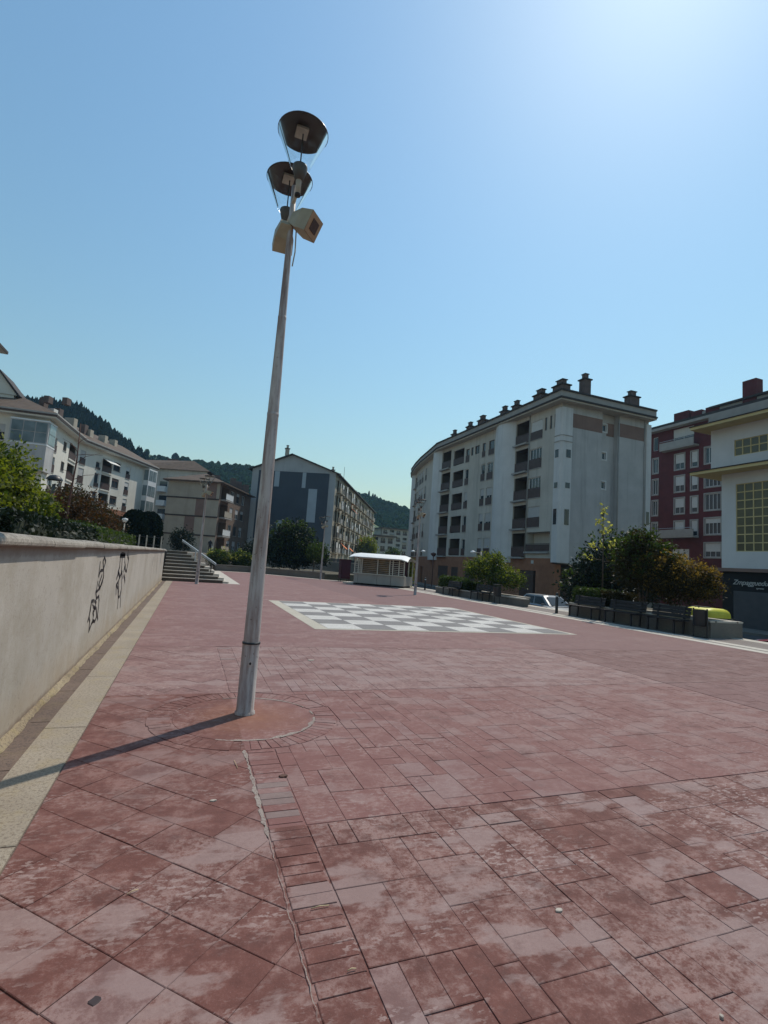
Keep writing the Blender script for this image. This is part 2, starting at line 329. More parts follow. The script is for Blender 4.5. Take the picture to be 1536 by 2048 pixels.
class MB:
    """collects simple shapes (world or local coordinates) for ONE mesh object"""
    def __init__(s, smooth=False): s.v = []; s.f = []; s.sm = smooth
    def add(s, v, f):
        b = len(s.v); s.v += [tuple(p) for p in v]; s.f += [tuple(b + i for i in q) for q in f]; return s
    def box(s, x0, x1, y0, y1, z0, z1):
        return s.add([(x, y, z) for z in (z0, z1) for x, y in ((x0, y0), (x1, y0), (x1, y1), (x0, y1))],
                     [(3, 2, 1, 0), (4, 5, 6, 7), (0, 1, 5, 4), (1, 2, 6, 5), (2, 3, 7, 6), (3, 0, 4, 7)])
    def obox(s, c, ax, ay, az):
        """box with centre c and half-axis vectors"""
        c, ax, ay, az = map(Vector, (c, ax, ay, az)); v = []
        for k in (-1, 1):
            for i, j in ((-1, -1), (1, -1), (1, 1), (-1, 1)): v.append(c + ax * i + ay * j + az * k)
        return s.add(v, [(3, 2, 1, 0), (4, 5, 6, 7), (0, 1, 5, 4), (1, 2, 6, 5), (2, 3, 7, 6), (3, 0, 4, 7)])
    def prism(s, poly, z0, z1):
        n = len(poly); v = [(p[0], p[1], z0) for p in poly] + [(p[0], p[1], z1) for p in poly]
        return s.add(v, [tuple(range(n - 1, -1, -1)), tuple(range(n, 2 * n))] + [(i, (i + 1) % n, n + (i + 1) % n, n + i) for i in range(n)])
    def tube(s, pts, rad, seg=10, cap=True):
        pts = [Vector(p) for p in pts]; rr = rad if hasattr(rad, '__len__') else [rad] * len(pts); b = len(s.v)
        up = None
        for i, p in enumerate(pts):
            t = (pts[min(i + 1, len(pts) - 1)] - pts[max(i - 1, 0)]).normalized()
            if up is None: up = Vector((1, 0, 0)) if abs(t.x) < 0.9 else Vector((0, 1, 0))
            a = (up - t * up.dot(t)).normalized(); c = t.cross(a); up = a
            for k in range(seg):
                q = 2 * math.pi * k / seg; s.v.append(tuple(p + (a * math.cos(q) + c * math.sin(q)) * rr[i]))
        for i in range(len(pts) - 1):
            for k in range(seg):
                k2 = (k + 1) % seg; s.f.append((b + i * seg + k, b + i * seg + k2, b + (i + 1) * seg + k2, b + (i + 1) * seg + k))
        if cap:
            s.f.append(tuple(b + k for k in range(seg - 1, -1, -1))); e = b + (len(pts) - 1) * seg; s.f.append(tuple(e + k for k in range(seg)))
        return s
    def lathe(s, prof, c=(0, 0, 0), seg=20, cap=False):
        b = len(s.v); c = Vector(c)
        for r, z in prof:
            for k in range(seg):
                q = 2 * math.pi * k / seg; s.v.append((c.x + r * math.cos(q), c.y + r * math.sin(q), c.z + z))
        for i in range(len(prof) - 1):
            for k in range(seg):
                k2 = (k + 1) % seg; s.f.append((b + i * seg + k, b + i * seg + k2, b + (i + 1) * seg + k2, b + (i + 1) * seg + k))
        if cap:
            s.f.append(tuple(b + k for k in range(seg - 1, -1, -1))); e = b + (len(prof) - 1) * seg; s.f.append(tuple(e + k for k in range(seg)))
        return s
    def strip(s, rings, closed=False):
        """loft through equal-length point lists"""
        b = len(s.v); n = len(rings[0])
        for r in rings: s.v += [tuple(p) for p in r]
        for i in range(len(rings) - 1):
            for k in range(n if closed else n - 1):
                k2 = (k + 1) % n; s.f.append((b + i * n + k, b + i * n + k2, b + (i + 1) * n + k2, b + (i + 1) * n + k))
        return s
    def out(s, name, m, parent=None, centre=True, kind=None):
        """world-coordinate shapes -> object with its origin at the base of the shape, parented keeping its place"""
        a = np.array(s.v, float)
        c = np.array([(a[:, 0].min() + a[:, 0].max()) / 2, (a[:, 1].min() + a[:, 1].max()) / 2, a[:, 2].min()]) if centre else np.zeros(3)
        me = nme(a - c, s.f, name, s.sm); o = link(name, me, m); o.location = c
        if parent is not None:
            o.parent = parent; par = parent; base = Matrix()
            while par is not None: base = Matrix.LocRotScale(par.location, par.rotation_euler, par.scale) if par.parent is None else base; par = par.parent
            o.matrix_parent_inverse = world_of(parent).inverted()
        if kind: o['kind'] = kind
        return o
    def local(s, name, m, parent):
        return link(name, nme(s.v, s.f, name, s.sm), m, parent)
def world_of(o):
    m = Matrix.LocRotScale(o.location, o.rotation_euler, o.scale)
    return m if o.parent is None else world_of(o.parent) @ o.matrix_parent_inverse @ m
def copy_tree(o, parent=None):
    c = o.copy(); COL.objects.link(c); c.parent = parent
    for ch in [q for q in bpy.data.objects if q.parent == o]: copy_tree(ch, c)
    return c
def structure(o): o['kind'] = 'structure'; return o

# ================================================================== GROUND
STREET = -1.0; GX = -0.645
g = MB(); N = 48
g.add([(0, 300, STREET - 0.012)] + [(3200 * math.cos(2 * math.pi * k / N), 300 + 3200 * math.sin(2 * math.pi * k / N), STREET - 0.012) for k in range(N)], [(0, 1 + k, 1 + (k + 1) % N) for k in range(N)])
structure(g.out('ground', 'earth'))
structure(MB().prism([(15.5, -12), (33, -12), (33, 40), (34, 66), (40, 90), (80, 200), (60, 200), (22, 130), (8, 118), (6, 75), (2, 58), (15.5, 45)], STREET - 0.3, STREET).out('street', 'asphalt'))
structure(MB().prism([(30.2, -12), (33.25, -12), (33.25, 66), (39, 90), (37, 90), (31, 67), (30.2, 60)], STREET, STREET + 0.13).out('far_pavement', 'planter_concrete'))
far = [gnd(431, 1141.5), gnd(498, 1145), gnd(560, 1151), gnd(646, 1159), (13.4, 38.5, 0), (16.3, 36.0, 0)]
plaza_poly = [(GX, -6), (16.3, -6)] + [(p[0], p[1]) for p in reversed(far)] + [(2.1, 42), (2.1, 30), (GX, 30)]
BED = -0.005
plaza = structure(MB().prism(plaza_poly, STREET - 0.2, BED).out('plaza', 'paving_bed'))
# beyond the pieces one can tell apart the stamped slab carries on as one sheet, its joints too fine to see
PX0, PX1, PY1 = 0.78, 13.30, 8.75

# ---- paving pieces
piece_cache = {}
def bevel_poly(poly, top, b=0.0025, depth=0.03):
    """polygon slab with a worn, bevelled rim"""
    n = len(poly); c = Vector((sum(p[0] for p in poly) / n, sum(p[1] for p in poly) / n))
    inner = []
    for p in poly:
        q = Vector(p[:2]) - c; L = max(q.length, 1e-4); inner.append(c + q * max(0.3, (L - b * 1.5) / L))
    v = [(p[0], p[1], top - depth) for p in poly] + [(p[0], p[1], top - b * 0.8) for p in poly] + [(p[0], p[1], top) for p in inner]
    f = [tuple(range(2 * n, 3 * n))]
    for i in range(n):
        j = (i + 1) % n; f += [(i, j, n + j, n + i), (n + i, n + j, 2 * n + j, 2 * n + i)]
    return v, f
def clip(poly, nx, ny, d):
    """keep the side nx*x + ny*y >= d"""
    out = []
    for i in range(len(poly)):
        a, b = poly[i], poly[(i + 1) % len(poly)]; fa = nx * a[0] + ny * a[1] - d; fb = nx * b[0] + ny * b[1] - d
        if fa >= 0: out.append(a)
        if (fa >= 0) != (fb >= 0):
            t = fa / (fa - fb); out.append((a[0] + (b[0] - a[0]) * t, a[1] + (b[1] - a[1]) * t))
    return out
RC, RO, RI = (0.64, 5.02), 0.855, 0.650           # ring of bricks round the lamp post
def clip_ring(poly):
    if not poly: return poly
    cx = sum(p[0] for p in poly) / len(poly) - RC[0]; cy = sum(p[1] for p in poly) / len(poly) - RC[1]; L = math.hypot(cx, cy)
    if L > RO + 0.5: return poly
    if L < 1e-3: return []
    nx, ny = cx / L, cy / L
    return clip(poly, nx, ny, RO + 0.006 + nx * RC[0] + ny * RC[1])
def area(poly): return 0.5 * abs(sum(poly[i][0] * poly[(i + 1) % len(poly)][1] - poly[(i + 1) % len(poly)][0] * poly[i][1] for i in range(len(poly))))
def in_view(x, y, m=60):
    c = CAMR.T @ np.array([x, y, -EYE])
    if c[2] < 0.2: return False
    u, v = CX + FPX * c[0] / c[2], CY + FPX * c[1] / c[2]; return -m < u < 1536 + m and v < 2048 + m * 3
def lay(name, polys, m, parent, gap=0.006, limit=290):
    polys = [p for p in polys if len(p) > 2 and area(p) > 0.0006]
    cen = lambda p: (sum(q[0] for q in p) / len(p), sum(q[1] for q in p) / len(p))
    polys.sort(key=lambda p: math.hypot(*cen(p)) - math.sqrt(area(p)))
    rest = MB()
    for i, p in enumerate(polys):
        c = cen(p); g_ = gap * random.choice((0.0, 0.1, 0.3, 0.6, 0.9, 1.3)) / 2
        q = []
        for a in p:
            r = Vector(a) - Vector(c); L = max(r.length, 1e-3); q.append(Vector(c) + r * max(0.2, (L - g_ * 1.35) / L))
        top = random.uniform(-0.0015, 0.0015)
        if i < limit:
            v, f = bevel_poly([(a[0] - c[0], a[1] - c[1]) for a in q], 0.0)
            o = link(name, nme(v, f, name), m); o.location = (c[0], c[1], top)
            o.rotation_euler = (random.gauss(0, 0.0015), random.gauss(0, 0.0015), 0)
            o.parent = parent; o.matrix_parent_inverse = world_of(parent).inverted()
        else:
            v, f = bevel_poly([(a[0], a[1]) for a in q], top); rest.add(v, f)
    if rest.v: rest.out(name + '_field', m, parent, kind='stuff')
# diagonal squares between the granite strip and the soldier course
GX = -0.645
dia = []; st = 0.188
for i in range(-26, 27):
    for j in range(-26, 27):
        cx, cy = -0.30 + (i + j) * st, 2.39 + (j - i) * st
        if not (-1.2 < cx < 1.1 and 1.0 < cy < 8.9): continue
        p = [(cx, cy), (cx + st, cy + st), (cx + 2 * st, cy), (cx + st, cy - st)]
        p = clip(p, 1, 0, GX); p = clip(p, -1, 0, -0.545); p = clip(p, 0, -1, -8.75); p = clip_ring(p)
        if p and in_view(cx, cy, 200): dia.append(p)
lay('paving_tile', dia, 'paving', plaza, 0.0055)
# random rectangles (stamped ashlar), laid slab by slab so that the pour joints run through
ash = []
def ashlar(x0, x1, y0, y1, mod):
    nx, ny = round((x1 - x0) / mod), round((y1 - y0) / mod); mx, my = (x1 - x0) / nx, (y1 - y0) / ny
    used = [[False] * ny for _ in range(nx)]
    kinds = [(2, 2), (2, 3), (3, 2), (1, 2), (2, 1), (2, 4), (3, 3), (1, 3), (2, 2), (2, 3)]
    for j in range(ny):
        for i in range(nx):
            if used[i][j]: continue
            ks = kinds[:]; random.shuffle(ks)
            for w, h in ks + [(1, 1)]:
                if i + w <= nx and j + h <= ny and not any(used[a][b] for a in range(i, i + w) for b in range(j, j + h)): break
            for a in range(i, i + w):
                for b in range(j, j + h): used[a][b] = True
            p = [(x0 + i * mx, y0 + j * my), (x0 + (i + w) * mx, y0 + j * my), (x0 + (i + w) * mx, y0 + (j + h) * my), (x0 + i * mx, y0 + (j + h) * my)]
            p = clip_ring(p)
            if p and in_view((p[0][0] + p[2 % len(p)][0]) / 2, (p[0][1] + p[2 % len(p)][1]) / 2, 220): ash.append(p)
ashlar(PX0, 6.99, 0.60, 2.965, 0.118); ashlar(PX0, 6.99, 2.975, 5.865, 0.118); ashlar(PX0, 6.99, 5.875, PY1, 0.118)
ashlar(7.01, PX1, 2.0, 5.865, 0.118); ashlar(7.01, PX1, 5.875, PY1, 0.118)
lay('paving_stone', ash, 'paving', plaza, 0.006)
# soldier course of bricks, then the ring
brk = []
y = 0.9
while y < 4.24:
    h = 0.0785 * random.uniform(0.94, 1.06); p = clip_ring([(0.562, y), (0.774, y), (0.774, y + h), (0.562, y + h)])
    if p and in_view(0.66, y, 160): brk.append(p)
    y += h
y = 5.9
while y < 8.6:
    h = 0.0785; brk.append([(0.562, y), (0.774, y), (0.774, y + h), (0.562, y + h)]); y += h
lay('brick', brk, 'paving', plaza, 0.011); brk = []
nb = 66
for k in range(nb):
    a0, a1 = 2 * math.pi * k / nb, 2 * math.pi * (k + 1) / nb
    brk.append([(RC[0] + r * math.cos(a), RC[1] + r * math.sin(a)) for r, a in ((RI, a0), (RO, a0), (RO, a1), (RI, a1))])
lay('brick', brk, 'paving', plaza, 0.016)
disc = [(RC[0] + (RI - 0.012) * math.cos(2 * math.pi * k / 40), RC[1] + (RI - 0.012) * math.sin(2 * math.pi * k / 40)) for k in range(40)]
v, f = bevel_poly(disc, -0.002); MB().add(v, f).out('ring_slab', 'paving', plaza)
rim = MB()
for k in range(120):          # cement smeared along parts of the inner rim
    a0, a1 = 2 * math.pi * k / 120, 2 * math.pi * (k + 1) / 120
    w0, w1 = [0.055 * max(0.0, math.sin(q * 1.0 - 3.75)) ** 1.5 * (0.55 + 0.45 * math.sin(q * 17) * math.sin(q * 7.3)) + 0.030 * max(0.0, math.sin(q + 0.4)) ** 6 for q in (a0, a1)]
    if min(w0, w1) < 0.006: continue
    P_ = lambda q, r: (RC[0] + r * math.cos(q), RC[1] + r * math.sin(q), 0.0012)
    rim.add([P_(a0, RI + 0.003), P_(a1, RI + 0.003), P_(a1, RI - w1), P_(a0, RI - w0)], [(0, 1, 2, 3)])
rim.out('mortar_ring', 'mortar', plaza)
mo = MB(); L_, Rr = [], []; y = 1.4
while y < 4.17:
    w_ = (0.015 if 2.9 < y < 4.2 else 0.0022) * random.uniform(0.2, 1.4); cx = 0.551 + random.uniform(-0.005, 0.005)
    L_.append((cx - w_, y, 0.0016)); Rr.append((cx + w_ * 0.6, y, 0.0016)); y += 0.035
mo.strip([L_, Rr]); mo.out('mortar_joint', 'mortar', plaza)
# the rest of the slab beyond the stamped field one can make out
sheet = MB()
def sheet_poly(p): sheet.add([(a[0], a[1], 0.0) for a in p], [tuple(range(len(p)))])
sheet_poly([(GX, 8.76), (13.3, 8.76), (13.3, 36.4), (10.2, 39.95), (7.3, 43.4), (5.1, 46.5), (2.55, 46.0), (2.55, 27.2), (GX, 27.2)])
sheet.out('far_slab', 'paving', plaza)
# pale edging lines and walkway along the street side
structure(MB().box(13.30, 13.70, -6, 36, BED, 0.004).out('edge_line', 'pale_stone'))
structure(MB().box(13.70, 13.88, -6, 36.3, BED, -0.001).out('edge_gap', 'walk_stone'))
structure(MB().box(13.88, 14.28, -6, 36.6, BED, 0.004).out('edge_line', 'pale_stone'))
structure(MB().box(14.28, 15.72, -6, 37, BED, 0.0).out('street_walk', 'walk_stone'))
structure(MB().box(15.72, 16.31, -6, 37, BED, 0.006).out('kerb', 'pale_stone'))
# strip by the far side
fb = MB(); A = [Vector((p[0], p[1])) for p in far[:5]]
ins = [Vector((2.6, 45.6)), Vector((5.1, 46.1)), Vector((7.1, 43.1)), Vector((9.9, 39.6)), Vector((12.9, 37.6))]
fb.strip([[(p.x, p.y, 0.004) for p in A], [(p.x, p.y, 0.004) for p in ins]]); structure(fb.out('far_edging', 'pale_stone'))

# granite strip and gutter along the wall
structure(MB().box(-1.16, -0.955, -6, 27.2, -0.5, -0.020).out('gutter', 'gutter_stone'))
gut = bpy.data.objects['gutter']
y = -1.0; k = 0
while y < 27.1:
    y2 = min(y + 1.02, 27.15); MB().box(-1.098, -0.957, y + 0.006, y2 - 0.006, -0.019, -0.012).out('gutter_slab', 'gutter_stone', gut); y = y2
fl = MB(); rows = []
y = -2.0
while y < 27.2:
    w_ = 0.034 + 0.008 * math.sin(y * 3.1) + random.uniform(-0.010, 0.012); rows.append([(-1.165, y, 0.035 + random.uniform(-.006, .006)), (-1.15 + w_ * 0.35, y, 0.012), (-1.15 + w_, y, -0.016)]); y += 0.09
fl.strip(rows); fl.out('mortar_fillet', 'mossy_fillet', gut)
strip = structure(MB().box(-0.955, GX - 0.001, -6, 27.2, -0.5, -0.006).out('granite_strip', 'gutter_stone'))
y = -0.55; k = 0
while y < 27.1:
    y2 = min(y + 1.82, 27.17); v, f = bevel_poly([(-0.951, y + 0.006), (GX - 0.008, y + 0.006), (GX - 0.008, y2 - 0.006), (-0.951, y2 - 0.006)], 0.001, 0.005)
    MB().add(v, f).out('granite_slab', 'granite', strip); y = y2

# ================================================================== CHESSBOARD
cb = empty('chessboard', (6.3, 14.5, 0), 'giant chessboard of white and grey squares set in the plaza floor', 'chessboard')
bx0, bx1, by0, by1 = 2.72, 9.92, 11.02, 18.05
MB().box(bx0, bx1, by0, by1, -0.004, 0.004).out('border', 'chess_border', cb)
sx0, sx1, sy0, sy1 = bx0 + 0.33, bx1 - 0.15, by0 + 0.13, by1 - 0.13
qx, qy = (sx1 - sx0) / 8, (sy1 - sy0) / 8
for i in range(8):
    for j in range(8):
        white = (i + j) % 2 == 0
        o = MB().box(sx0 + i * qx + 0.004, sx0 + (i + 1) * qx - 0.004, sy0 + j * qy + 0.004, sy0 + (j + 1) * qy - 0.004, 0.002, 0.0085).out('square', 'chess_white' if white else 'chess_grey', cb)

# ================================================================== RETAINING WALL + GRAFFITI
WX, WEND = -1.16, 27.15
wall = empty('retaining_wall', (WX - 0.15, 12, 0), 'long plastered retaining wall with stone coping and scrawled tags', 'wall')
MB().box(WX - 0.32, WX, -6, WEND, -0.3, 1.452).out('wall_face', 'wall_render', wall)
y = -3.1; k = 0
while y < WEND - 0.05:
    y2 = min(y + 1.36 + random.uniform(-0.03, 0.03), WEND + 0.03); a = y + 0.005; b = y2 - 0.005
    dz = random.uniform(-0.004, 0.004); dx = random.uniform(-0.006, 0.006)
    prof = [(-0.40, 0), (0.055, 0), (0.068, 0.010), (0.070, 0.030), (0.062, 0.052), (0.040, 0.074), (0.0, 0.086), (-0.36, 0.088), (-0.40, 0.07)]
    m_ = MB(); m_.strip([[(WX + px_ + dx, yy, 1.455 + pz_ + dz) for px_, pz_ in prof] for yy in (a, b)], True)
    n_ = len(prof); m_.f += [tuple(range(n_)), tuple(range(2 * n_ - 1, n_ - 1, -1))]
    m_.out('coping_stone', 'coping', wall); y = y2
def zs(pts): return [(140 + a / 7.68, 1080 + b / 7.68) for a, b in pts]
STROKES = [   # the two black tags, traced stroke by stroke, and the drips near the steps
    ([(462, 340), (455, 420), (440, 540), (445, 560)], 3), ([(528, 270), (505, 330), (515, 440), (548, 330), (530, 270)], 3), ([(440, 545), (470, 470), (515, 460), (515, 560), (455, 745), (440, 680), (490, 540)], 3),
    ([(515, 560), (495, 650), (455, 745), (400, 800), (425, 640)], 3), ([(395, 790), (405, 900), (440, 860), (445, 930), (420, 1180), (425, 1220)], 3), ([(270, 1250), (290, 1180), (330, 940), (360, 930), (345, 1000)], 3), ([(330, 945), (310, 1090), (290, 1180), (300, 1250), (288, 1400), (330, 1280), (355, 1250)], 3),
    ([(355, 1020), (380, 1045), (350, 1110), (360, 1160), (345, 1240), (380, 1250), (410, 1170), (400, 1050), (385, 1040)], 3), ([(375, 930), (400, 960), (370, 1090)], 3),
    ([(770, 240), (800, 215), (845, 225), (845, 245), (775, 245), (760, 420), (735, 500)], 6), ([(800, 240), (800, 300), (790, 480), (800, 500)], 5), ([(845, 240), (840, 330), (848, 400), (850, 470), (870, 480)], 4), ([(895, 150), (885, 240), (900, 300), (865, 480)], 6),
    ([(715, 590), (745, 500), (765, 570), (795, 490), (800, 600)], 6), ([(825, 540), (840, 600), (842, 650)], 6), ([(835, 410), (825, 480), (850, 400)], 5), ([(765, 560), (740, 640), (710, 690), (705, 830)], 5), ([(740, 640), (745, 800), (735, 960), (728, 1050)], 4), ([(795, 600), (790, 740), (775, 880), (770, 1030)], 4), ([(710, 690), (735, 740), (740, 880), (760, 870), (785, 760)], 4),
    ([(1280, 270), (1275, 330), (1265, 390)], 6), ([(1355, 165), (1340, 300), (1320, 520)], 5), ([(1300, 180), (1290, 330)], 2)]
gm = MB()
for pts, wd in STROKES:
    P = [atX(*q, WX) for q in zs(pts)]
    wd2 = 0.009 + wd * 0.0045
    for a, b in zip(P[:-1], P[1:]):
        t = Vector((0, b.y - a.y, b.z - a.z)); L = t.length
        if L < 1e-4: continue
        t /= L; nrm = Vector((0, -t.z, t.y)); e = t * wd2 * 0.6
        gm.add([(WX + 0.0025, *(a - e + nrm * wd2)[1:]), (WX + 0.0025, *(a - e - nrm * wd2)[1:]), (WX + 0.0025, *(b + e - nrm * wd2)[1:]), (WX + 0.0025, *(b + e + nrm * wd2)[1:])], [(0, 1, 2, 3)])
gm.out('graffiti', 'graffiti_black', wall)

# ================================================================== TERRACE, STEPS, HANDRAIL
TZ = 1.44
structure(MB().prism([(-1.34, -6), (-1.34, 30.3), (-0.25, 30.3), (0.6, 32.5), (0.8, 52), (1.6, 57), (6.5, 66), (30, 78), (30, 140), (-90, 140), (-90, -6)], STREET - 0.2, TZ).out('terrace', 'terrace_paving'))
steps = empty('staircase', (0.2, 28.6, 0), 'flight of nine dark stone steps at the end of the retaining wall', 'steps')
NS = 9; rise = (TZ + 0.06) / NS; S0 = 27.16; run = 0.345
xr = lambda k: 1.70 - k * (1.95 / 8.5)
for k in range(NS):
    y0 = S0 + k * run; x1 = xr(k)
    st_ = MB().prism([(WX + 0.002, y0), (x1, y0), (x1, y0 + run + 0.03), (WX + 0.002, y0 + run + 0.03)], rise * k - (0.25 if k == 0 else 0.04), rise * (k + 1) - 0.03).out('step', 'step_stone', steps)
    MB().prism([(WX + 0.004, y0 - 0.025), (x1 + 0.01, y0 - 0.025), (x1 + 0.01, y0 + run + 0.01), (WX + 0.004, y0 + run + 0.01)], rise * (k + 1) - 0.0295, rise * (k + 1)).out('tread', 'pale_stone', st_)  # light on the step tops put into the treads' pale colour
# stepped pale cheek slabs on the open side
for k in range(NS):
    y0 = S0 + k * run; x1 = xr(k)
    MB().box(x1 + 0.012, x1 + 0.30, y0 + 0.03, S0 + NS * run, rise * k * 0.9 - 0.2, rise * (k + 0.55)).out('cheek_stone', 'pale_stone', steps)
structure(MB().box(1.72, 2.56, 27.0, 46, BED, 0.006).out('stair_edging', 'pale_stone'))
ra, rb = atY(365, 1081, 30.2), atY(432, 1129, 27.6)
rail = empty('handrail', (0.4, 29, 0), 'pale metal handrail slanting down beside the stone steps', 'handrail')
d_ = (rb - ra); side = Vector((d_.y, -d_.x, 0)).normalized()
MB().obox((ra + rb) / 2, d_ / 2, side * 0.022, Vector((0, 0, 0.055))).out('rail', 'rail_metal', rail)
for t, gz in ((0.04, 1.40), (0.42, 0.85), (0.88, 0.02)):
    p = ra.lerp(rb, t); MB().tube([(p.x, p.y, gz), (p.x, p.y, p.z - 0.055)], 0.028, 8).out('post', 'dark_metal' if t != 0.42 else 'rail_metal', rail)

# ================================================================== LAMP POSTS
def lamp_post(loc, label, z_lamps=(5.92, 5.83), group=None):
    root = empty('lamp_post', loc, label, 'lamp post', group)
    sm = lambda: MB(True)
    p = sm().lathe([(0.098, 0.0), (0.094, 0.02), (0.083, 0.03), (0.082, 0.66)], seg=24); lo = p.local('pole_base', 'pole_paint', root)
    sm().lathe([(0.0865, 0.655), (0.0875, 0.662), (0.0865, 0.672), (0.081, 0.673)], seg=24).local('band', 'dark_metal', root)
    sm().lathe([(0.077, 0.66), (0.0580, 2.93), (0.0565, 2.95), (0.0425, 3.96), (0.0405, 3.99), (0.0295, 5.0), (0.0285, 5.45), (0.0, 5.452)], seg=20).local('pole', 'pole_paint', root)
    for z_, r_ in ((2.94, 0.0615), (3.975, 0.0455)):
        sm().lathe([(r_ - 0.004, z_ - 0.02), (r_ - 0.002, z_ - 0.014), (r_ - 0.002, z_ + 0.014), (r_ - 0.008, z_ + 0.02)], seg=20).local('joint', 'pole_paint', root)
    a = R_(-92)     # lock plate facing the viewer
    n = Vector((math.cos(a), math.sin(a), 0)); t = Vector((-n.y, n.x, 0)); u = Vector((0, 0, 1)); c = n * 0.082 + u * 0.48
    m_ = MB(); ring = [c + n * 0.003 + (t * math.cos(q) * 0.022 + u * math.sin(q) * 0.034) for q in [2 * math.pi * k / 14 for k in range(14)]]
    back = [q - n * 0.012 for q in ring]; m_.strip([back, ring], True); m_.f.append(tuple(range(14, 28))); hp = m_.local('lock_plate', 'pole_paint', root)
    m_ = MB(); ring = [c + n * 0.0045 + (t * math.cos(q) * 0.010 + u * math.sin(q) * 0.013) for q in [2 * math.pi * k / 10 for k in range(10)]]
    m_.strip([[q - n * 0.006 for q in ring], ring], True); m_.f.append(tuple(range(10, 20))); m_.local('keyhole', 'graffiti_black', hp)
    for (ox, oy, zr, sc) in ((0.012, -0.20, z_lamps[0], 1.0), (-0.01, 0.40, z_lamps[1], 1.0)):
        zb = zr - 0.50
        hd = MB(True).lathe([(0.0, 0.035), (0.12, 0.03), (0.255, 0.005), (0.262, -0.004), (0.262, -0.014), (0.25, -0.012), (0.12, 0.012), (0.0, 0.016)], (ox, oy, zr), 32).local('reflector', 'lamp_reflector', root)
        MB(True).lathe([(0.258, -0.014), (0.205, -0.14), (0.150, -0.27), (0.105, -0.385)], (ox, oy, zr), 32).local('glass_cone', 'lamp_glass', hd)
        MB().obox((ox - 0.015, oy, zr - 0.006), (0.062, 0, 0), (0, 0.075, 0), (0, 0, 0.012)).local('gear_plate', 'lamp_stem', hd)
        MB().tube([(ox, oy, zr - 0.01), (ox, oy, zb + 0.10)], 0.007, 6).local('spindle', 'dark_metal', hd)
        MB(True).lathe([(0.0, 0.115), (0.075, 0.115), (0.078, 0.10), (0.044, -0.04), (0.0, -0.045)], (ox, oy, zb), 20).local('socket', 'lamp_socket', hd)
        MB(True).lathe([(0.028, -0.03), (0.028, -0.20), (0.0, -0.201)], (ox, oy, zb), 14).local('stem', 'lamp_stem', hd)
        MB(True).lathe([(0.030, -0.19), (0.030, -0.215), (0.0, -0.216)], (ox, oy, zb), 14).local('stem_cap', 'dark_metal', hd)
        MB().tube([(0, 0, zb - 0.17), (ox, oy, zb - 0.14)], 0.020, 8).local('arm', 'lamp_stem', root)
    # two public-address loudspeakers
    for (o3, az, el, big) in (((0.125, -0.07, 5.02), 50, -24, 0.84), ((-0.05, 0.10, 4.92), 178, -40, 0.78)):
        fw = Vector((math.sin(R_(az)) * math.cos(R_(el)), -math.cos(R_(az)) * math.cos(R_(el)) * 1.0, math.sin(R_(el))))
        rt = fw.cross(Vector((0, 0, 1))).normalized(); up_ = rt.cross(fw); c = Vector(o3); b = 0.135 * big
        fr_ = [c + fw * 0.13 + rt * i * b + up_ * j * b for i, j in ((-1, -1), (1, -1), (1, 1), (-1, 1))]
        md = [c - fw * 0.02 + rt * i * b * 0.92 + up_ * j * b * 0.92 for i, j in ((-1, -1), (1, -1), (1, 1), (-1, 1))]
        bk = [c - fw * 0.15 + rt * i * b * 0.5 + up_ * j * b * 0.5 for i, j in ((-1, -1), (1, -1), (1, 1), (-1, 1))]
        m_ = MB(); m_.strip([fr_, md, bk], True); m_.f.append((8, 9, 10, 11)); sp = m_.local('speaker', 'speaker_shell', root)
        m_ = MB(); m_.obox(c + fw * 0.128, rt * b * 0.97, up_ * b * 0.97, fw * 0.006); m_.local('speaker_front', 'speaker_face', sp)
        m_ = MB(); m_.obox(c + fw * 0.136, rt * b * 0.52, up_ * b * 0.52, fw * 0.004); m_.local('grille', 'speaker_grille', sp)
        m_ = MB(); m_.tube([(0, 0, o3[2]), tuple(c - fw * 0.12)], 0.014, 6); m_.local('bracket', 'dark_metal', sp)
    MB().tube([(0.055, -0.03, 4.96), (0.062, -0.045, 4.7), (0.05, -0.02, 4.55)], 0.007, 5).local('cable', 'speaker_shell', root)
    return root
lamp = lamp_post((0.645, 5.12, 0.0), 'tall weathered lamp post standing in the round brick ring in the foreground', group='plaza lamp posts')
for (px_, py_, lab, h_) in ((393, 1168, 'thin lamp post at the foot of the stone steps', 0.87), (641, 1159, 'lamp post far across the plaza left of the kiosk', 0.86), (830, 1190, 'lamp post just right of the white-roofed kiosk', 0.88)):
    c = copy_tree(lamp); c.location = gnd(px_, py_); c.scale = (1, 1, h_); c['label'] = lab; c.rotation_euler = (0, 0, R_(random.uniform(-40, 40)))

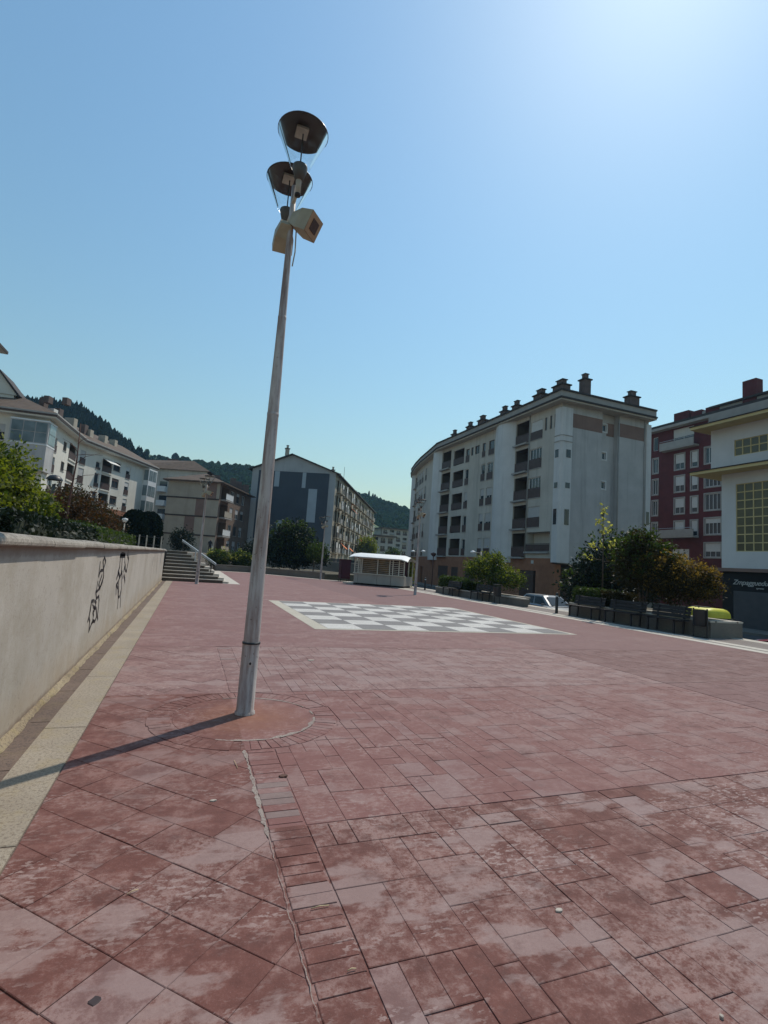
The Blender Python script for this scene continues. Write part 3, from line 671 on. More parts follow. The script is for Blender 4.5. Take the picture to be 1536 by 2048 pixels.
# ================================================================== BUILDINGS
def face_frame(p0, p1):
    a, b = Vector(p0[:2]), Vector(p1[:2]); d = (b - a); L = d.length; d /= L; n = Vector((d.y, -d.x)); return a, d, n, L
def face_matrix(p0, p1, u, z):
    """local x along the face, y into the wall, z up"""
    a, d, n, L = face_frame(p0, p1); o = a + d * u
    return Matrix(((d.x, -n.x, 0, o.x), (d.y, -n.y, 0, o.y), (0, 0, 1, z), (0, 0, 0, 1)))
def facade(root, p0, p1, z0, z1, holes, m, name='wall', reveal=0.16):
    a, d, n, L = face_frame(p0, p1)
    us = sorted({0.0, round(L, 4)} | {round(min(max(q, 0), L), 4) for h in holes for q in h[:2]}); zz = sorted({z0, z1} | {min(max(q, z0), z1) for h in holes for q in h[2:4]})
    P = lambda u, z, y=0.0: (a.x + d.x * u - n.x * y, a.y + d.y * u - n.y * y, z)
    mb = MB()
    for i in range(len(us) - 1):
        for j in range(len(zz) - 1):
            cu, cz = (us[i] + us[i + 1]) / 2, (zz[j] + zz[j + 1]) / 2
            if any(h[0] < cu < h[1] and h[2] < cz < h[3] for h in holes): continue
            mb.add([P(us[i], zz[j]), P(us[i + 1], zz[j]), P(us[i + 1], zz[j + 1]), P(us[i], zz[j + 1])], [(0, 1, 2, 3)])
    for h in holes:
        u0, u1, b, t = h[:4]
        mb.add([P(u0, b), P(u1, b), P(u1, t), P(u0, t), P(u0, b, reveal), P(u1, b, reveal), P(u1, t, reveal), P(u0, t, reveal)], [(0, 4, 5, 1), (1, 5, 6, 2), (2, 6, 7, 3), (3, 7, 4, 0)])
    return mb.out(name, m, root)
WC = {}
def cached(key, make):
    if key not in WC: WC[key] = make()
    return WC[key]
def put(name, me, m, root, M4):
    o = link(name, me, m); W_ = world_of(root).inverted() @ M4; o.parent = root; o.matrix_local = W_; return o
def put_child(name, me, m, par): o = link(name, me, m); o.parent = par; return o
def bars(w, h, cols, rows, y0, y1, t=0.06, mt=0.045, split=0.5):
    mb = MB(); mb.box(0, w, y0, y1, 0, t); mb.box(0, w, y0, y1, h - t, h); mb.box(0, t, y0, y1, t, h - t); mb.box(w - t, w, y0, y1, t, h - t)
    for i in range(1, cols): mb.box(w * i / cols - mt / 2, w * i / cols + mt / 2, y0 + 0.003, y1, t, h - t)
    for j in range(1, rows): mb.box(t, w - t, y0 + 0.006, y1, h * j / rows - mt / 2, h * j / rows + mt / 2)
    return mb
def window(root, p0, p1, u0, u1, z0, z1, frame='frame_white', cols=2, rows=1, blind=0.0, panel=0.0, panel_mat='railing_brown', sill=True, glass='window_glass', reveal=0.16, trim=None, blind_mat='blind_shade', t=0.06):
    w, h = round(u1 - u0, 3), round(z1 - z0, 3); M4 = face_matrix(p0, p1, u0, z0)
    me = cached(('f', w, h, cols, rows, reveal, t), lambda: (lambda b: nme(b.v, b.f, 'window'))(bars(w, h, cols, rows, reveal - 0.07, reveal - 0.005, t)))
    if me.users and me.materials and me.materials[0] != MATS[frame]: me = me.copy(); me.materials.clear()
    o = put('window', me, frame, root, M4)
    put_child('pane', cached(('p', w, h, reveal, glass), lambda: nme([(0, reveal - 0.03, 0), (w, reveal - 0.03, 0), (w, reveal - 0.03, h), (0, reveal - 0.03, h)], [(0, 1, 2, 3)])), glass, o)
    if blind: 
        b = round(h * (1 - blind), 2)
        put_child('roller_blind', cached(('b', w, h, b, reveal, blind_mat), lambda: (lambda q: nme(q.v, q.f))(MB().box(0.02, w - 0.02, reveal - 0.10, reveal - 0.075, b, h - 0.002))), blind_mat, o)
    if panel:
        b = round(h * panel, 2)
        put_child('railing', cached(('r', w, b, panel_mat), lambda: (lambda q: nme(q.v, q.f))(MB().box(0.0, w, -0.05, -0.015, 0.0, b))), panel_mat, o)
    if sill:
        put_child('sill', cached(('s', w, reveal), lambda: (lambda q: nme(q.v, q.f))(MB().box(-0.05, w + 0.05, -0.06, reveal - 0.08, -0.06, 0.004))), 'stone_trim', o)
    if trim:
        k = 0.16
        put_child('surround', cached(('t', w, h), lambda: (lambda q: nme(q.v, q.f))(MB().box(-k, 0, -0.04, 0.0, -k, h + k).box(w, w + k, -0.04, 0.0, -k, h + k).box(0, w, -0.041, 0.0, h, h + k).box(0, w, -0.041, 0.0, -k, 0))), trim, o)
    return o
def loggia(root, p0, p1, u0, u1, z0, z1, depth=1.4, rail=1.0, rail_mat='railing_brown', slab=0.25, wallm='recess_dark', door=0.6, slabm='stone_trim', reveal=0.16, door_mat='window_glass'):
    """recessed balcony: open box, railing, glazed door, slab nosing"""
    w, h = round(u1 - u0, 3), round(z1 - z0, 3); M4 = face_matrix(p0, p1, u0, z0)
    def mk():
        q = MB(); e = 0.155
        v = [(0, e, 0), (w, e, 0), (w, e, h), (0, e, h), (0, depth, 0), (w, depth, 0), (w, depth, h), (0, depth, h)]
        q.add(v, [(0, 1, 5, 4), (1, 2, 6, 5), (2, 3, 7, 6), (3, 0, 4, 7), (4, 5, 6, 7)]); return nme(q.v, q.f)
    o = put('balcony', cached(('L', w, h, depth, wallm), mk), wallm, root, M4)
    if door:
        dw = w * door; put_child('balcony_door', cached(('D', w, h, depth, door, door_mat), lambda: (lambda q: nme(q.v, q.f))(MB().box(w * 0.5 - dw / 2, w * 0.5 + dw / 2, depth - 0.05, depth - 0.004, 0.02, min(2.1, h - 0.15)))), door_mat, o)
    if rail:
        def mr():
            q = MB(); q.box(0.0, w, -0.04, -0.005, rail - 0.06, rail); q.box(0.0, w, -0.035, -0.012, 0.08, rail - 0.10); return nme(q.v, q.f)
        put_child('railing', cached(('R', w, rail, rail_mat), mr), rail_mat, o)
    if slab:
        put_child('balcony_slab', cached(('S', w, slab, slabm), lambda: (lambda q: nme(q.v, q.f))(MB().box(-0.02, w + 0.02, -slab, 0.10, -0.18, 0.001))), slabm, o)
    return o
def chimney(root, x, y, z0, z1, w=0.9, d=0.7, m='chimney_brick', cap=True, rz=0):
    c, s_ = math.cos(rz), math.sin(rz); ax, ay = Vector((c, s_, 0)), Vector((-s_, c, 0))
    o = MB().obox((x, y, (z0 + z1) / 2), ax * w / 2, ay * d / 2, (0, 0, (z1 - z0) / 2)).out('chimney', m, root)
    if cap:
        MB().obox((x, y, z1 + 0.06), ax * (w / 2 + 0.12), ay * (d / 2 + 0.12), (0, 0, 0.06)).out('chimney_cap', 'roof_dark', o)
        MB().obox((x, y, z1 + 0.12 + 0.26), ax * w * 0.26, ay * d * 0.3, (0, 0, 0.26)).out('chimney_pot', m, o)
        MB().obox((x, y, z1 + 0.12 + 0.56), ax * w * 0.34, ay * d * 0.38, (0, 0, 0.04)).out('pot_cap', 'roof_dark', o)
    return o

# ---- cream apartment block on the right (curved street front, end wall towards us)
blk = empty('apartment_block', (38, 60, STREET), 'long curved cream apartment block with rounded white bays and brick ground floor', 'building')
XB = 33.3; FAR, NEAR = (XB, 66.0), (XB, 40.0)
U = lambda Y: 66.0 - Y
FL = [3.35, 6.42, 9.55, 12.70, 15.85]           # floor levels
holes = []; jobs = []
def win(Y0, Y1, z0, z1, **k): holes.append((U(Y1), U(Y0), z0, z1)); jobs.append(('w', U(Y1), U(Y0), z0, z1, k))
def log(Y0, Y1, z0, z1, **k): holes.append((U(Y1), U(Y0), z0, z1)); jobs.append(('l', U(Y1), U(Y0), z0, z1, k))
for i, fz in enumerate(FL):
    top = min(fz + 2.62, 18.55)
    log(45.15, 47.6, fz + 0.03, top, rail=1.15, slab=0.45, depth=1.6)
    if i == 4:
        win(42.95, 44.9, 15.95, 18.0, panel=0.45, blind=0.55, frame='frame_brown', blind_mat='blind')
        for a in (42.25, 41.45, 40.75): win(a, a + 0.34, 16.6, 18.0, cols=1, frame='frame_brown', glass='bay_glass', sill=False)
    elif i == 0: log(41.2, 45.0, 3.95, 6.0, rail=0.85, slab=0.3, door=0.0, wallm='cream_render', depth=1.0)
    else: win(42.95, 44.95, fz + 0.1, fz + 2.3, cols=4, panel=0.48, blind=(0.0, 0.55, 0.0, 0.0)[i % 4], frame='frame_white')
    zb = fz + 0.12
    if i == 4:
        win(52.0, 53.2, 15.9, 17.7, cols=1, frame='frame_brown', panel=0.4); win(54.0, 54.7, 15.9, 17.7, cols=1, frame='frame_brown', panel=0.4)
        win(55.4, 56.5, 16.6, 17.7, cols=2, frame='frame_brown', sill=False, glass='window_glass'); win(57.9, 58.8, 15.9, 17.7, cols=1, frame='frame_brown', panel=0.5)
        win(56.9, 57.5, 16.6, 17.7, cols=1, frame='frame_brown', sill=False)
    else:
        bl = (0.95, 0.5, 0.45, 0.0)[i]
        win(52.1, 53.4, zb, zb + 2.15, cols=2, panel=0.42, blind=bl); win(53.9, 54.8, zb, zb + 2.15, cols=1, panel=0.42, blind=bl * 0.9)
        win(57.9, 58.8, zb, zb + 2.15, cols=1, panel=0.42, blind=(0.0, 0.0, 0.5, 0.0)[i])
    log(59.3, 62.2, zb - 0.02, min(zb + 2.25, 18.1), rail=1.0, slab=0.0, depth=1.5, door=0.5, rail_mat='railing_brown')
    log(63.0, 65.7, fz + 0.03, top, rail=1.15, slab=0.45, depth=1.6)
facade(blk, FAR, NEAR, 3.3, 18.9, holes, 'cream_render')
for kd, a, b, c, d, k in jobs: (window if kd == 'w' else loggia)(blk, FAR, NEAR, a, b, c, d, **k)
# ground floor: brick, with openings
gh = [(U(45.9), U(43.2), STREET, 2.0), (U(65.1), U(62.2), 0.2, 2.0), (U(61.2), U(59.4), 0.2, 1.9), (U(52.0), U(49.5), STREET, 1.9), (U(57.5), U(55.0), 0.0, 1.9)]
facade(blk, FAR, (XB, 40.7), STREET, 3.3, gh, 'orange_brick', 'brick_base', 0.4)
for h in gh:
    put('garage_door' if h[2] == STREET else 'shop_window', (lambda q: nme(q.v, q.f))(MB().box(0, h[1] - h[0], 0.30, 0.36, 0, h[3] - h[2])), 'shutter_grey' if h[2] == STREET else 'window_glass', blk, face_matrix(FAR, NEAR, h[0], h[2]))
MB().box(XB - 0.025, XB, 43.6, 44.0, 2.72, 3.05).out('wall_lamp', 'sign_white', blk)
MB().box(XB + 0.02, 45, 43.6, 66, STREET, 3.28).out('ground_floor_core', 'door_brown', blk)
MB().box(XB, XB + 0.7, 40.3, 42.7, STREET, 2.85).out('brick_pier', 'orange_brick', blk)
# end wall with its recessed strip
E0, E1, E2, E3 = 34.45, 38.5, 40.6, 44.9
for (a, b, yy) in ((XB, E1, 40.0), (E1, E2, 40.55), (E2, E3, 40.0)):
    hs = []
    if a == E1:
        hs = [(0.20, 1.05, zc - 0.36, zc + 0.36) for zc in (17.4, 14.4, 11.3, 8.2, 5.1)]
    facade(blk, (a, yy), (b, yy), 2.85, 18.9, hs, 'block_tile', 'end_wall')
    for h in hs: window(blk, (a, yy), (b, yy), *h, cols=2, frame='frame_white', trim='white_panel', sill=False)
    MB().box(a + (1.15 if a == XB else 0.0), b - (0.35 if b == E3 else 0), yy - 0.012, yy + 0.02, 16.6 if a != E1 else 16.55, 18.05 if a != E1 else 18.0).out('brown_band', 'brown_band', blk) if a != E1 else None
MB().box(E1 - 0.001, E1 + 0.001, 40.0, 40.55, 2.85, 18.9).out('recess_side', 'block_tile', blk)
MB().box(E2 - 0.001, E2 + 0.001, 40.0, 40.55, 2.85, 18.9).out('recess_side', 'block_tile', blk)
MB().box(E1 + 0.02, E1 + 0.19, 40.53, 40.56, 16.6, 18.0).out('brown_band', 'brown_band', blk); MB().box(E1 + 1.07, E2 - 0.02, 40.53, 40.56, 16.6, 18.0).out('brown_band', 'brown_band', blk)
MB().box(XB, 45, 40.0, 43.6, 2.75, 2.85).out('overhang_soffit', 'recess_dark', blk)
for xx_ in (E2 + 0.08, E3 - 0.62): MB(True).tube([(xx_, 39.94, 2.85), (xx_, 39.94, 18.9)], 0.06, 8).out('downpipe', 'stone_trim', blk)
MB(True).tube([(XB - 0.07, 45.06, 3.3), (XB - 0.07, 45.06, 18.9)], 0.05, 8).out('downpipe', 'stone_trim', blk)
# corner bay and far corner pilaster
cb_ = MB().prism([(XB - 0.18, 40.75), (XB - 0.18, 39.95), (XB + 0.05, 39.72), (E0, 39.72), (E0, 40.0), (XB, 40.75)], 2.9, 18.45).out('corner_bay', 'white_panel', blk)
for (zc, hh) in ((13.75, 0.8), (10.55, 0.55), (7.4, 1.55)):
    MB().box(XB + 0.45, XB + 0.98, 39.69, 39.722, zc - hh / 2, zc + hh / 2).out('bay_window', 'window_glass', cb_)
    MB().box(XB - 0.21, XB - 0.178, 40.12, 40.58, zc - hh / 2, zc + hh / 2).out('bay_window', 'window_glass', cb_)
for zc in (15.6, 15.0): MB().prism([(XB - 0.23, 40.78), (XB - 0.23, 39.93), (XB + 0.03, 39.67), (E0 + 0.05, 39.67), (E0 + 0.05, 39.95), (XB, 40.7)], zc - 0.06, zc).out('bay_ledge', 'stone_trim', cb_)
pl = MB().box(E3 - 0.5, E3 + 0.18, 39.8, 40.6, 2.9, 18.5).out('corner_bay', 'white_panel', blk)
MB().box(E3 - 0.4, E3 - 0.02, 39.77, 39.803, 7.6, 9.0).out('bay_window', 'window_glass', pl)
MB().box(E3, E3 + 0.1, 40.3, 66, 2.85, 18.9).out('back_wall', 'block_tile', blk)
# curved part
CUR = [(43.5, 94.0), (40.0, 90.0), (38.35, 86.5), (36.7, 81.0), (35.5, 76.3), (34.3, 70.6), (XB, 66.0)]
for i in range(len(CUR) - 1):
    a, b = CUR[i], CUR[i + 1]; _, _, _, L = face_frame(a, b); hs = []; jb = []
    if i in (2, 3, 4):
        for q, fz in enumerate(FL):
            zb = fz + 0.1
            if i == 2: sp = [(0.8, 3.0, 'l'), (3.6, 4.9, 'w')]
            elif i == 3: sp = [(0.3, 2.0, 'w'), (2.6, 3.9, 'w')]
            else: sp = [(0.6, 1.5, 'w')]
            for s0, s1, kd in sp:
                zt_ = min(zb + 2.2, 18.0); hs.append((s0, s1, zb, zt_)); jb.append((kd, s0, s1, zb, zt_))
    facade(blk, a, b, 3.3, 18.9, hs, 'cream_render')
    for kd, s0, s1, zb, zt_ in jb:
        if kd == 'w': window(blk, a, b, s0, s1, zb, zt_, cols=2, panel=0.42, blind=random.choice((0, 0, 0.4, 0.6)))
        else: loggia(blk, a, b, s0, s1, zb, zt_, slab=0.4)
    facade(blk, a, b, STREET, 3.3, [(1.0, 2.6, STREET, 1.7)] if i in (3, 4) else [], 'orange_brick', 'brick_base', 0.4)
    if i in (3, 4): put('entrance_door', (lambda q: nme(q.v, q.f))(MB().box(0, 1.6, 0.3, 0.36, 0, 2.7)), 'door_brown', blk, face_matrix(a, b, 1.0, STREET))
def round_bay(p0, p1, bulge, z0, z1):
    a, d, n, L = face_frame(p0, p1); pts = []
    for k in range(13):
        t = k / 12; off = bulge * math.sin(math.pi * t) ** 0.75; pts.append(a + d * (L * t) + n * off)
    mb = MB(True); mb.strip([[(p.x, p.y, z0) for p in pts], [(p.x, p.y, z1) for p in pts]]); mb.f = [q[::-1] for q in mb.f]
    mb.add([(p.x, p.y, z0) for p in pts], [tuple(range(13))])
    return mb.out('rounded_bay', 'white_panel', blk)
round_bay((XB, 51.75), (XB, 47.65), 0.75, 2.75, 19.0)
round_bay((34.0, 69.5), (XB, 65.75), 0.75, 2.75, 19.0)
round_bay((39.4, 89.2), (38.3, 86.3), 0.6, 2.75, 19.0)
# cornice, roof edge, chimneys
def offset_poly(pts, dist):
    out = []
    for i, p in enumerate(pts):
        ns = []
        if i > 0: ns.append(face_frame(pts[i - 1], p)[2])
        if i < len(pts) - 1: ns.append(face_frame(p, pts[i + 1])[2])
        n = sum(ns, Vector((0, 0))); n.normalize(); k = 1.0 / max(0.5, n.dot(ns[0])); out.append(Vector(p) + n * dist * k)
    return out
front = CUR[:-1] + [(XB, 66.0), (XB, 40.0), (E3 + 0.2, 40.0)]
front = [Vector(p) for p in front]
def ribbon(name, d0, d1, z0, z1, m, root, pts):
    o_, i_ = offset_poly(pts, d0), offset_poly(pts, d1); mb = MB()
    for k in range(len(pts) - 1):
        q = [o_[k], o_[k + 1], i_[k + 1], i_[k]]; mb.add([(p.x, p.y, z) for z in (z0, z1) for p in q], [(3, 2, 1, 0), (4, 5, 6, 7), (0, 1, 5, 4), (2, 3, 7, 6)] + ([(3, 0, 4, 7)] if k == 0 else []) + ([(1, 2, 6, 5)] if k == len(pts) - 2 else []))
    return mb.out(name, m, root)
ribbon('eave_soffit', 0.85, -0.5, 18.9, 19.06, 'cream_render', blk, front); ribbon('gutter_line', 0.98, 0.5, 19.06, 19.22, 'roof_dark', blk, front)
ribbon('cornice', 0.80, -0.6, 19.22, 19.85, 'stone_trim', blk, front); ribbon('roof_edge', 0.92, -6, 19.85, 20.02, 'roof_dark', blk, front)
for px_, py_, zt_, w_ in ((1120, 772, 21.3, 1.5), (1079, 790, 21.3, 1.4), (1031, 813, 21.3, 1.0), (1007, 824, 21.3, 1.0), (963, 843, 21.4, 1.2), (938, 858, 21.3, 1.0), (907, 872, 21.2, 0.9)):
    p = atX(px_, py_, XB + 1.0); chimney(blk, XB + 1.2, p.y, 19.9, zt_, w_ * 0.7, w_)
chimney(blk, 36.9, 40.9, 19.9, 22.2, 0.85, 0.8); chimney(blk, 43.5, 41.0, 19.9, 21.6, 1.35, 0.8)

# ---- dark red brick block further right
red = empty('brick_block', (62, 45, STREET), 'dark red brick apartment block with pale window surrounds', 'building')
RA, RB = (59.0, 54.0), (59.0, 30.0); UR = lambda Y: 54.0 - Y
holes = []; jobs = []
for (z0, z1) in ((16.75, 18.75), (13.75, 15.8), (10.85, 12.85), (7.85, 9.8)):
    jobs.append((UR(48.3), UR(46.95), z0, z1, dict(cols=2, rows=1, blind=0.6, trim='stone_trim')))
    jobs.append((UR(45.95), UR(45.1), z0, z1, dict(cols=1, blind=0.7, trim='stone_trim')))
    jobs.append((UR(51.75), UR(50.95), z0, z1, dict(cols=2, trim='stone_trim')))
    jobs.append((UR(44.1), UR(42.1), z0 + 0.15, z1 + 0.15, dict(cols=4, trim='stone_trim', blind=0.0 if z0 > 8 else 0.3)))
jobs.append((UR(44.1), UR(42.1), 5.2, 6.9, dict(cols=3, blind=0.6, trim='stone_trim'))); jobs.append((UR(48.6), UR(46.2), 3.4, 6.2, dict(cols=1, blind=0.97)))
jobs.append((UR(48.6), UR(45.6), 20.3, 22.2, dict(cols=2, blind=0.6))); jobs.append((UR(51.75), UR(50.95), 19.9, 21.8, dict(cols=1)))
jobs.append((UR(43.8), UR(41.9), 20.5, 22.2, dict(cols=2, blind=0.7)))
facade(red, RA, RB, STREET, 22.4, [j[:4] for j in jobs], 'red_brick')
for a, b, c, d, k in jobs: window(red, RA, RB, a, b, c, d, sill=False, blind_mat='blind', **k)
MB().box(59, 66, 54.0, 54.2, STREET, 22.4).out('side_wall', 'red_brick', red)
for z0 in (19.35, 7.6):
    b_ = MB().box(58.0, 59.0, 44.9, 49.9, z0, z0 + 0.22).out('balcony', 'stone_trim', red)
    MB().box(57.98, 58.08, 44.9, 49.9, z0 + 0.2, z0 + 1.05).out('parapet', 'stone_trim', b_)
    MB().tube([(58.03, 44.9, z0 + 1.25), (58.03, 49.9, z0 + 1.25)], 0.03, 6).out('rail', 'rail_metal', b_)
rf = [Vector(RA), Vector((59, 41.5)), Vector(RB)]
ribbon('eave', 0.9, -7, 22.4, 22.75, 'stone_trim', red, rf); ribbon('roof_edge', 0.7, -7, 22.75, 23.15, 'roof_dark', red, rf)
MB().box(60.5, 66, 34, 46, 23.15, 24.3).out('attic', 'stone_trim', red)
for (yy, z1, w_) in ((48.6, 25.0, 2.2), (46.4, 24.6, 1.5), (44.2, 24.6, 1.8), (39.6, 26.6, 1.6)): chimney(red, 61, yy, 23.1, z1, 1.2, w_, 'red_brick', False)
MB().box(60.2, 63, 33, 44.5, 24.3, 24.55).out('attic_roof', 'roof_dark', red)

# ---- white building with yellow eaves and glass-block windows, at the right edge
wy = empty('white_building', (38, 17, STREET), 'white building with yellow eaves and gridded glass-block windows over a dark shop', 'building')
WA, WB_ = (35.0, 24.9), (35.0, 4.0); UW = lambda Y: 24.9 - Y
h1 = [(UW(23.9), UW(23.9) + 4.6, 4.1, 8.8)]; h2 = [(UW(24.0), UW(24.0) + 4.4, 10.8, 11.95)]
facade(wy, WA, WB_, 2.95, 9.6, h1, 'white_render'); facade(wy, (35.0, 25.7), WB_, 9.85, 13.0, [(h2[0][0] + 0.8, h2[0][1] + 0.8, *h2[0][2:])], 'white_render', 'upper_wall')
def grid_window(p0, u0, w, z0, h, nc, nr):
    o = put('window', (lambda b: nme(b.v, b.f))(bars(w, h, nc, nr, 0.05, 0.12, 0.05, 0.07)), 'yellow_paint', wy, face_matrix(p0, WB_, u0, z0))
    for i in range(nc):
        for j in range(nr): put_child('pane', cached(('gp', round(w / nc, 3), round(h / nr, 3)), lambda: (lambda b: nme(b.v, b.f))(MB().box(0.03, w / nc - 0.03, 0.08, 0.11, 0.03, h / nr - 0.03))), 'glass_block', o).location = (i * w / nc, 0.0, j * h / nr)
    put_child('backing', nme([(0, 0.155, 0), (w, 0.155, 0), (w, 0.155, h), (0, 0.155, h)], [(0, 1, 2, 3)]), 'shop_black', o)
grid_window(WA, h1[0][0], 4.6, 4.1, 4.7, 8, 8); grid_window((35.0, 25.7), h2[0][0] + 0.8, 4.4, 10.8, 1.15, 8, 2)
for z0, x0, ye in ((9.6, 33.75, 26.4), (13.0, 33.75, 26.4)):
    MB().box(x0, 40, 4, ye, z0, z0 + 0.20).out('eave', 'yellow_paint', wy); MB().box(x0 - 0.06, 40, 4, ye + 0.06, z0 + 0.20, z0 + 0.27).out('eave_edge', 'roof_dark', wy)
MB().box(34.6, 40, 4, 25.6, 13.27, 14.1).out('parapet', 'stone_trim', wy)
MB().box(34.75, 36, 4, 25.1, 2.72, 2.95).out('ledge', 'brown_band', wy)
MB().box(35.05, 42, 4, 24.88, STREET, 2.72).out('shop_front', 'shop_black', wy); MB().box(35.1, 42, 4, 24.85, 2.96, 12.9).out('core', 'white_render', wy)
sh = MB().box(34.98, 35.045, 16.5, 24.05, STREET, 1.42).out('roller_shutter', 'shutter_grey', wy)
for k in range(22): MB().box(34.955, 34.978, 16.5, 24.05, STREET + 0.06 + k * 0.108, STREET + 0.125 + k * 0.108).out('shutter_slat', 'shutter_grey', sh)
def lettering(txt, size, Y0, z, shear=0.35):
    cu = bpy.data.curves.new('lettering', 'FONT'); cu.body = txt; cu.size = size; cu.shear = shear; cu.extrude = 0.01; cu.space_character = 0.95
    t_ = bpy.data.objects.new('lettering_source', cu); COL.objects.link(t_); dg = bpy.context.evaluated_depsgraph_get()
    me = bpy.data.meshes.new_from_object(t_.evaluated_get(dg)); bpy.data.objects.remove(t_)
    me.materials.clear(); o = link('lettering', me, 'sign_white'); W_ = Matrix(((0, 0, -1, 35.03), (-1, 0, 0, Y0), (0, 1, 0, z), (0, 0, 0, 1)))
    o.parent = wy; o.matrix_local = world_of(wy).inverted() @ W_; return o
lettering('Zmpaggueduaan', 0.46, 24.15, 1.86); lettering('spmmo', 0.17, 22.6, 1.62, 0.1)

# ---- grey gabled house with slate panels
gab = empty('gable_house', (24.3, 91.8, STREET), 'long house with a slate-panelled gable and cluttered balconies with orange awnings', 'building')
GC = Vector((24.3, 91.8)); GD = V2(116); GS = V2(26)
GL = GC - GD * 16.3; GF = GC + GS * 68
facade(gab, GL, GC, STREET, 18.2, [], 'grey_render', 'gable_wall')
ap = GC - GD * 8.7; ap_z = 21.3
MB().add([(GL.x, GL.y, 18.2), (GC.x, GC.y, 18.2), (ap.x, ap.y, ap_z)], [(0, 1, 2)]).out('gable_top', 'grey_render', gab)
def gpanel(name, u0, u1, z0, z1, m, off):
    a = GC + GD * u0; b = GC + GD * u1; n = Vector((GD.y, -GD.x)); mb = MB()
    mb.obox(((a.x + b.x) / 2 + n.x * off, (a.y + b.y) / 2 + n.y * off, (z0 + z1) / 2), (GD.x * (u1 - u0) / 2, GD.y * (u1 - u0) / 2, 0), (n.x * 0.04, n.y * 0.04, 0), (0, 0, (z1 - z0) / 2)); return mb.out(name, m, gab)
gpanel('slate_panel', -15.0, -1.25, 3.0, 17.95, 'slate_panel', 0.05)
for u0, u1, z0, z1 in ((-11.8, -10.85, 14.95, 17.9), (-6.4, -5.7, 14.95, 17.9), (-5.0, -3.35, 8.5, 14.85), (-10.65, -9.7, 5.6, 8.55)): gpanel('light_stripe', u0, u1, z0, z1, 'light_stripe', 0.11)
holes = []; jobs = []
rows_ = (3.2, 6.1, 9.0, 11.9, 14.9)
u = 0.5; ci = 0
while u < 64:
    kd = ci % 3
    for q, z0 in enumerate(rows_):
        if kd == 0: holes.append((u, u + 0.7, z0 + 0.9, z0 + 2.1)); jobs.append(('w', u, u + 0.7, z0 + 0.9, z0 + 2.1))
        else: holes.append((u, u + 2.1, z0, z0 + 2.35)); jobs.append(('l', u, u + 2.1, z0, z0 + 2.35))
    u += 1.5 if kd == 0 else 2.9; ci += 1
facade(gab, GC, GF, 2.1, 18.2, holes, 'old_render')
for kd, a, b, c, d in jobs:
    if kd == 'w': window(gab, GC, GF, a, b, c, d, cols=1, frame='frame_white', sill=True)
    else:
        o = loggia(gab, GC, GF, a, b, c, d, depth=1.0, rail=1.0, rail_mat=random.choice(('old_render', 'stone_trim', 'railing_brown', 'blind_shade')), slab=0.75, slabm='old_render', door=0.55)
        ch = [q for q in o.children if q.name.startswith('railing')]
        if ch: ch[0].location = (0, -0.66, 0)
        if random.random() < 0.35:
            w_ = b - a; bm = MB().box(random.uniform(0.1, 0.8), random.uniform(1.0, w_), -0.64, -0.60, 1.0, random.uniform(1.5, 2.3)); put_child('balcony_screen', nme(bm.v, bm.f), random.choice(('awning_white', 'blind', 'old_render')), o)
        if a > 30: continue
for u_, z_, s_ in ((21.0, 14.0, 1.6), (10.0, 5.4, 1.9), (18.5, 5.2, 1.9), (37.0, 7.9, 1.5), (41.0, 7.9, 1.5), (60.0, 14.6, 1.6)):
    M4 = face_matrix(GC, GF, u_, z_); bm = MB().add([(0, 0.0, 0), (2.2, 0.0, 0), (2.2, -1.35, -1.15), (0, -1.35, -1.15), (0, 0.0, -0.03), (2.2, 0.0, -0.03), (2.2, -1.35, -1.18), (0, -1.35, -1.18)], [(0, 1, 2, 3), (7, 6, 5, 4), (2, 3, 7, 6), (0, 3, 7, 4), (1, 2, 6, 5)])
    put('awning', nme(bm.v, bm.f), 'awning_orange', gab, M4)
facade(gab, GC, GF, STREET, 2.1, [], 'shop_black', 'shop_front')
n_ = Vector((GD.y, -GD.x)); 
def gp(u, v, z): p = GC + GD * u + GS * v; return (p.x, p.y, z)
rfm = MB(); 
rfm.add([gp(-17.0, -0.5, 18.15), gp(-8.7, -0.5, 21.45), gp(0.75, -0.5, 18.05), gp(-17.0, 69, 18.15), gp(-8.7, 69, 21.45), gp(0.75, 69, 18.05), gp(-17.0, -0.5, 17.95), gp(-8.7, -0.5, 21.2), gp(0.75, -0.5, 17.85), gp(-17, 69, 17.95), gp(-8.7, 69, 21.2), gp(0.75, 69, 17.85)],
        [(0, 1, 4, 3), (1, 2, 5, 4), (0, 6, 7, 1), (1, 7, 8, 2), (2, 8, 11, 5), (8, 7, 10, 11), (7, 6, 9, 10)]); rfm.out('roof', 'roof_dark', gab)
dm = MB(); dm.add([gp(-7.2, 6, 20.8), gp(-7.2, 12, 20.8), gp(-2.0, 12, 19.4), gp(-2.0, 6, 19.4), gp(-7.2, 6, 21.6), gp(-7.2, 12, 21.6), gp(-2.0, 12, 19.7), gp(-2.0, 6, 19.7)], [(4, 5, 6, 7), (0, 4, 7, 3), (0, 1, 5, 4), (2, 3, 7, 6)]); dm.out('roof_dormer', 'roof_tile', gab)
for (u_, v_, z0, z1, w_, m_) in ((-10.2, 1.2, 20.6, 22.6, 0.7, 'chimney_pale'), (-2.6, 9.5, 18.9, 20.4, 0.6, 'chimney_pale'), (-1.5, 12, 18.6, 19.5, 0.5, 'chimney_pale')):
    p = gp(u_, v_, 0); chimney(gab, p[0], p[1], z0, z1, w_, w_, m_)
p = gp(-1.2, 15, 0); MB().tube([(p[0], p[1], 18.3), (p[0], p[1], 22.3)], 0.04, 5).out('antenna', 'dark_metal', gab)

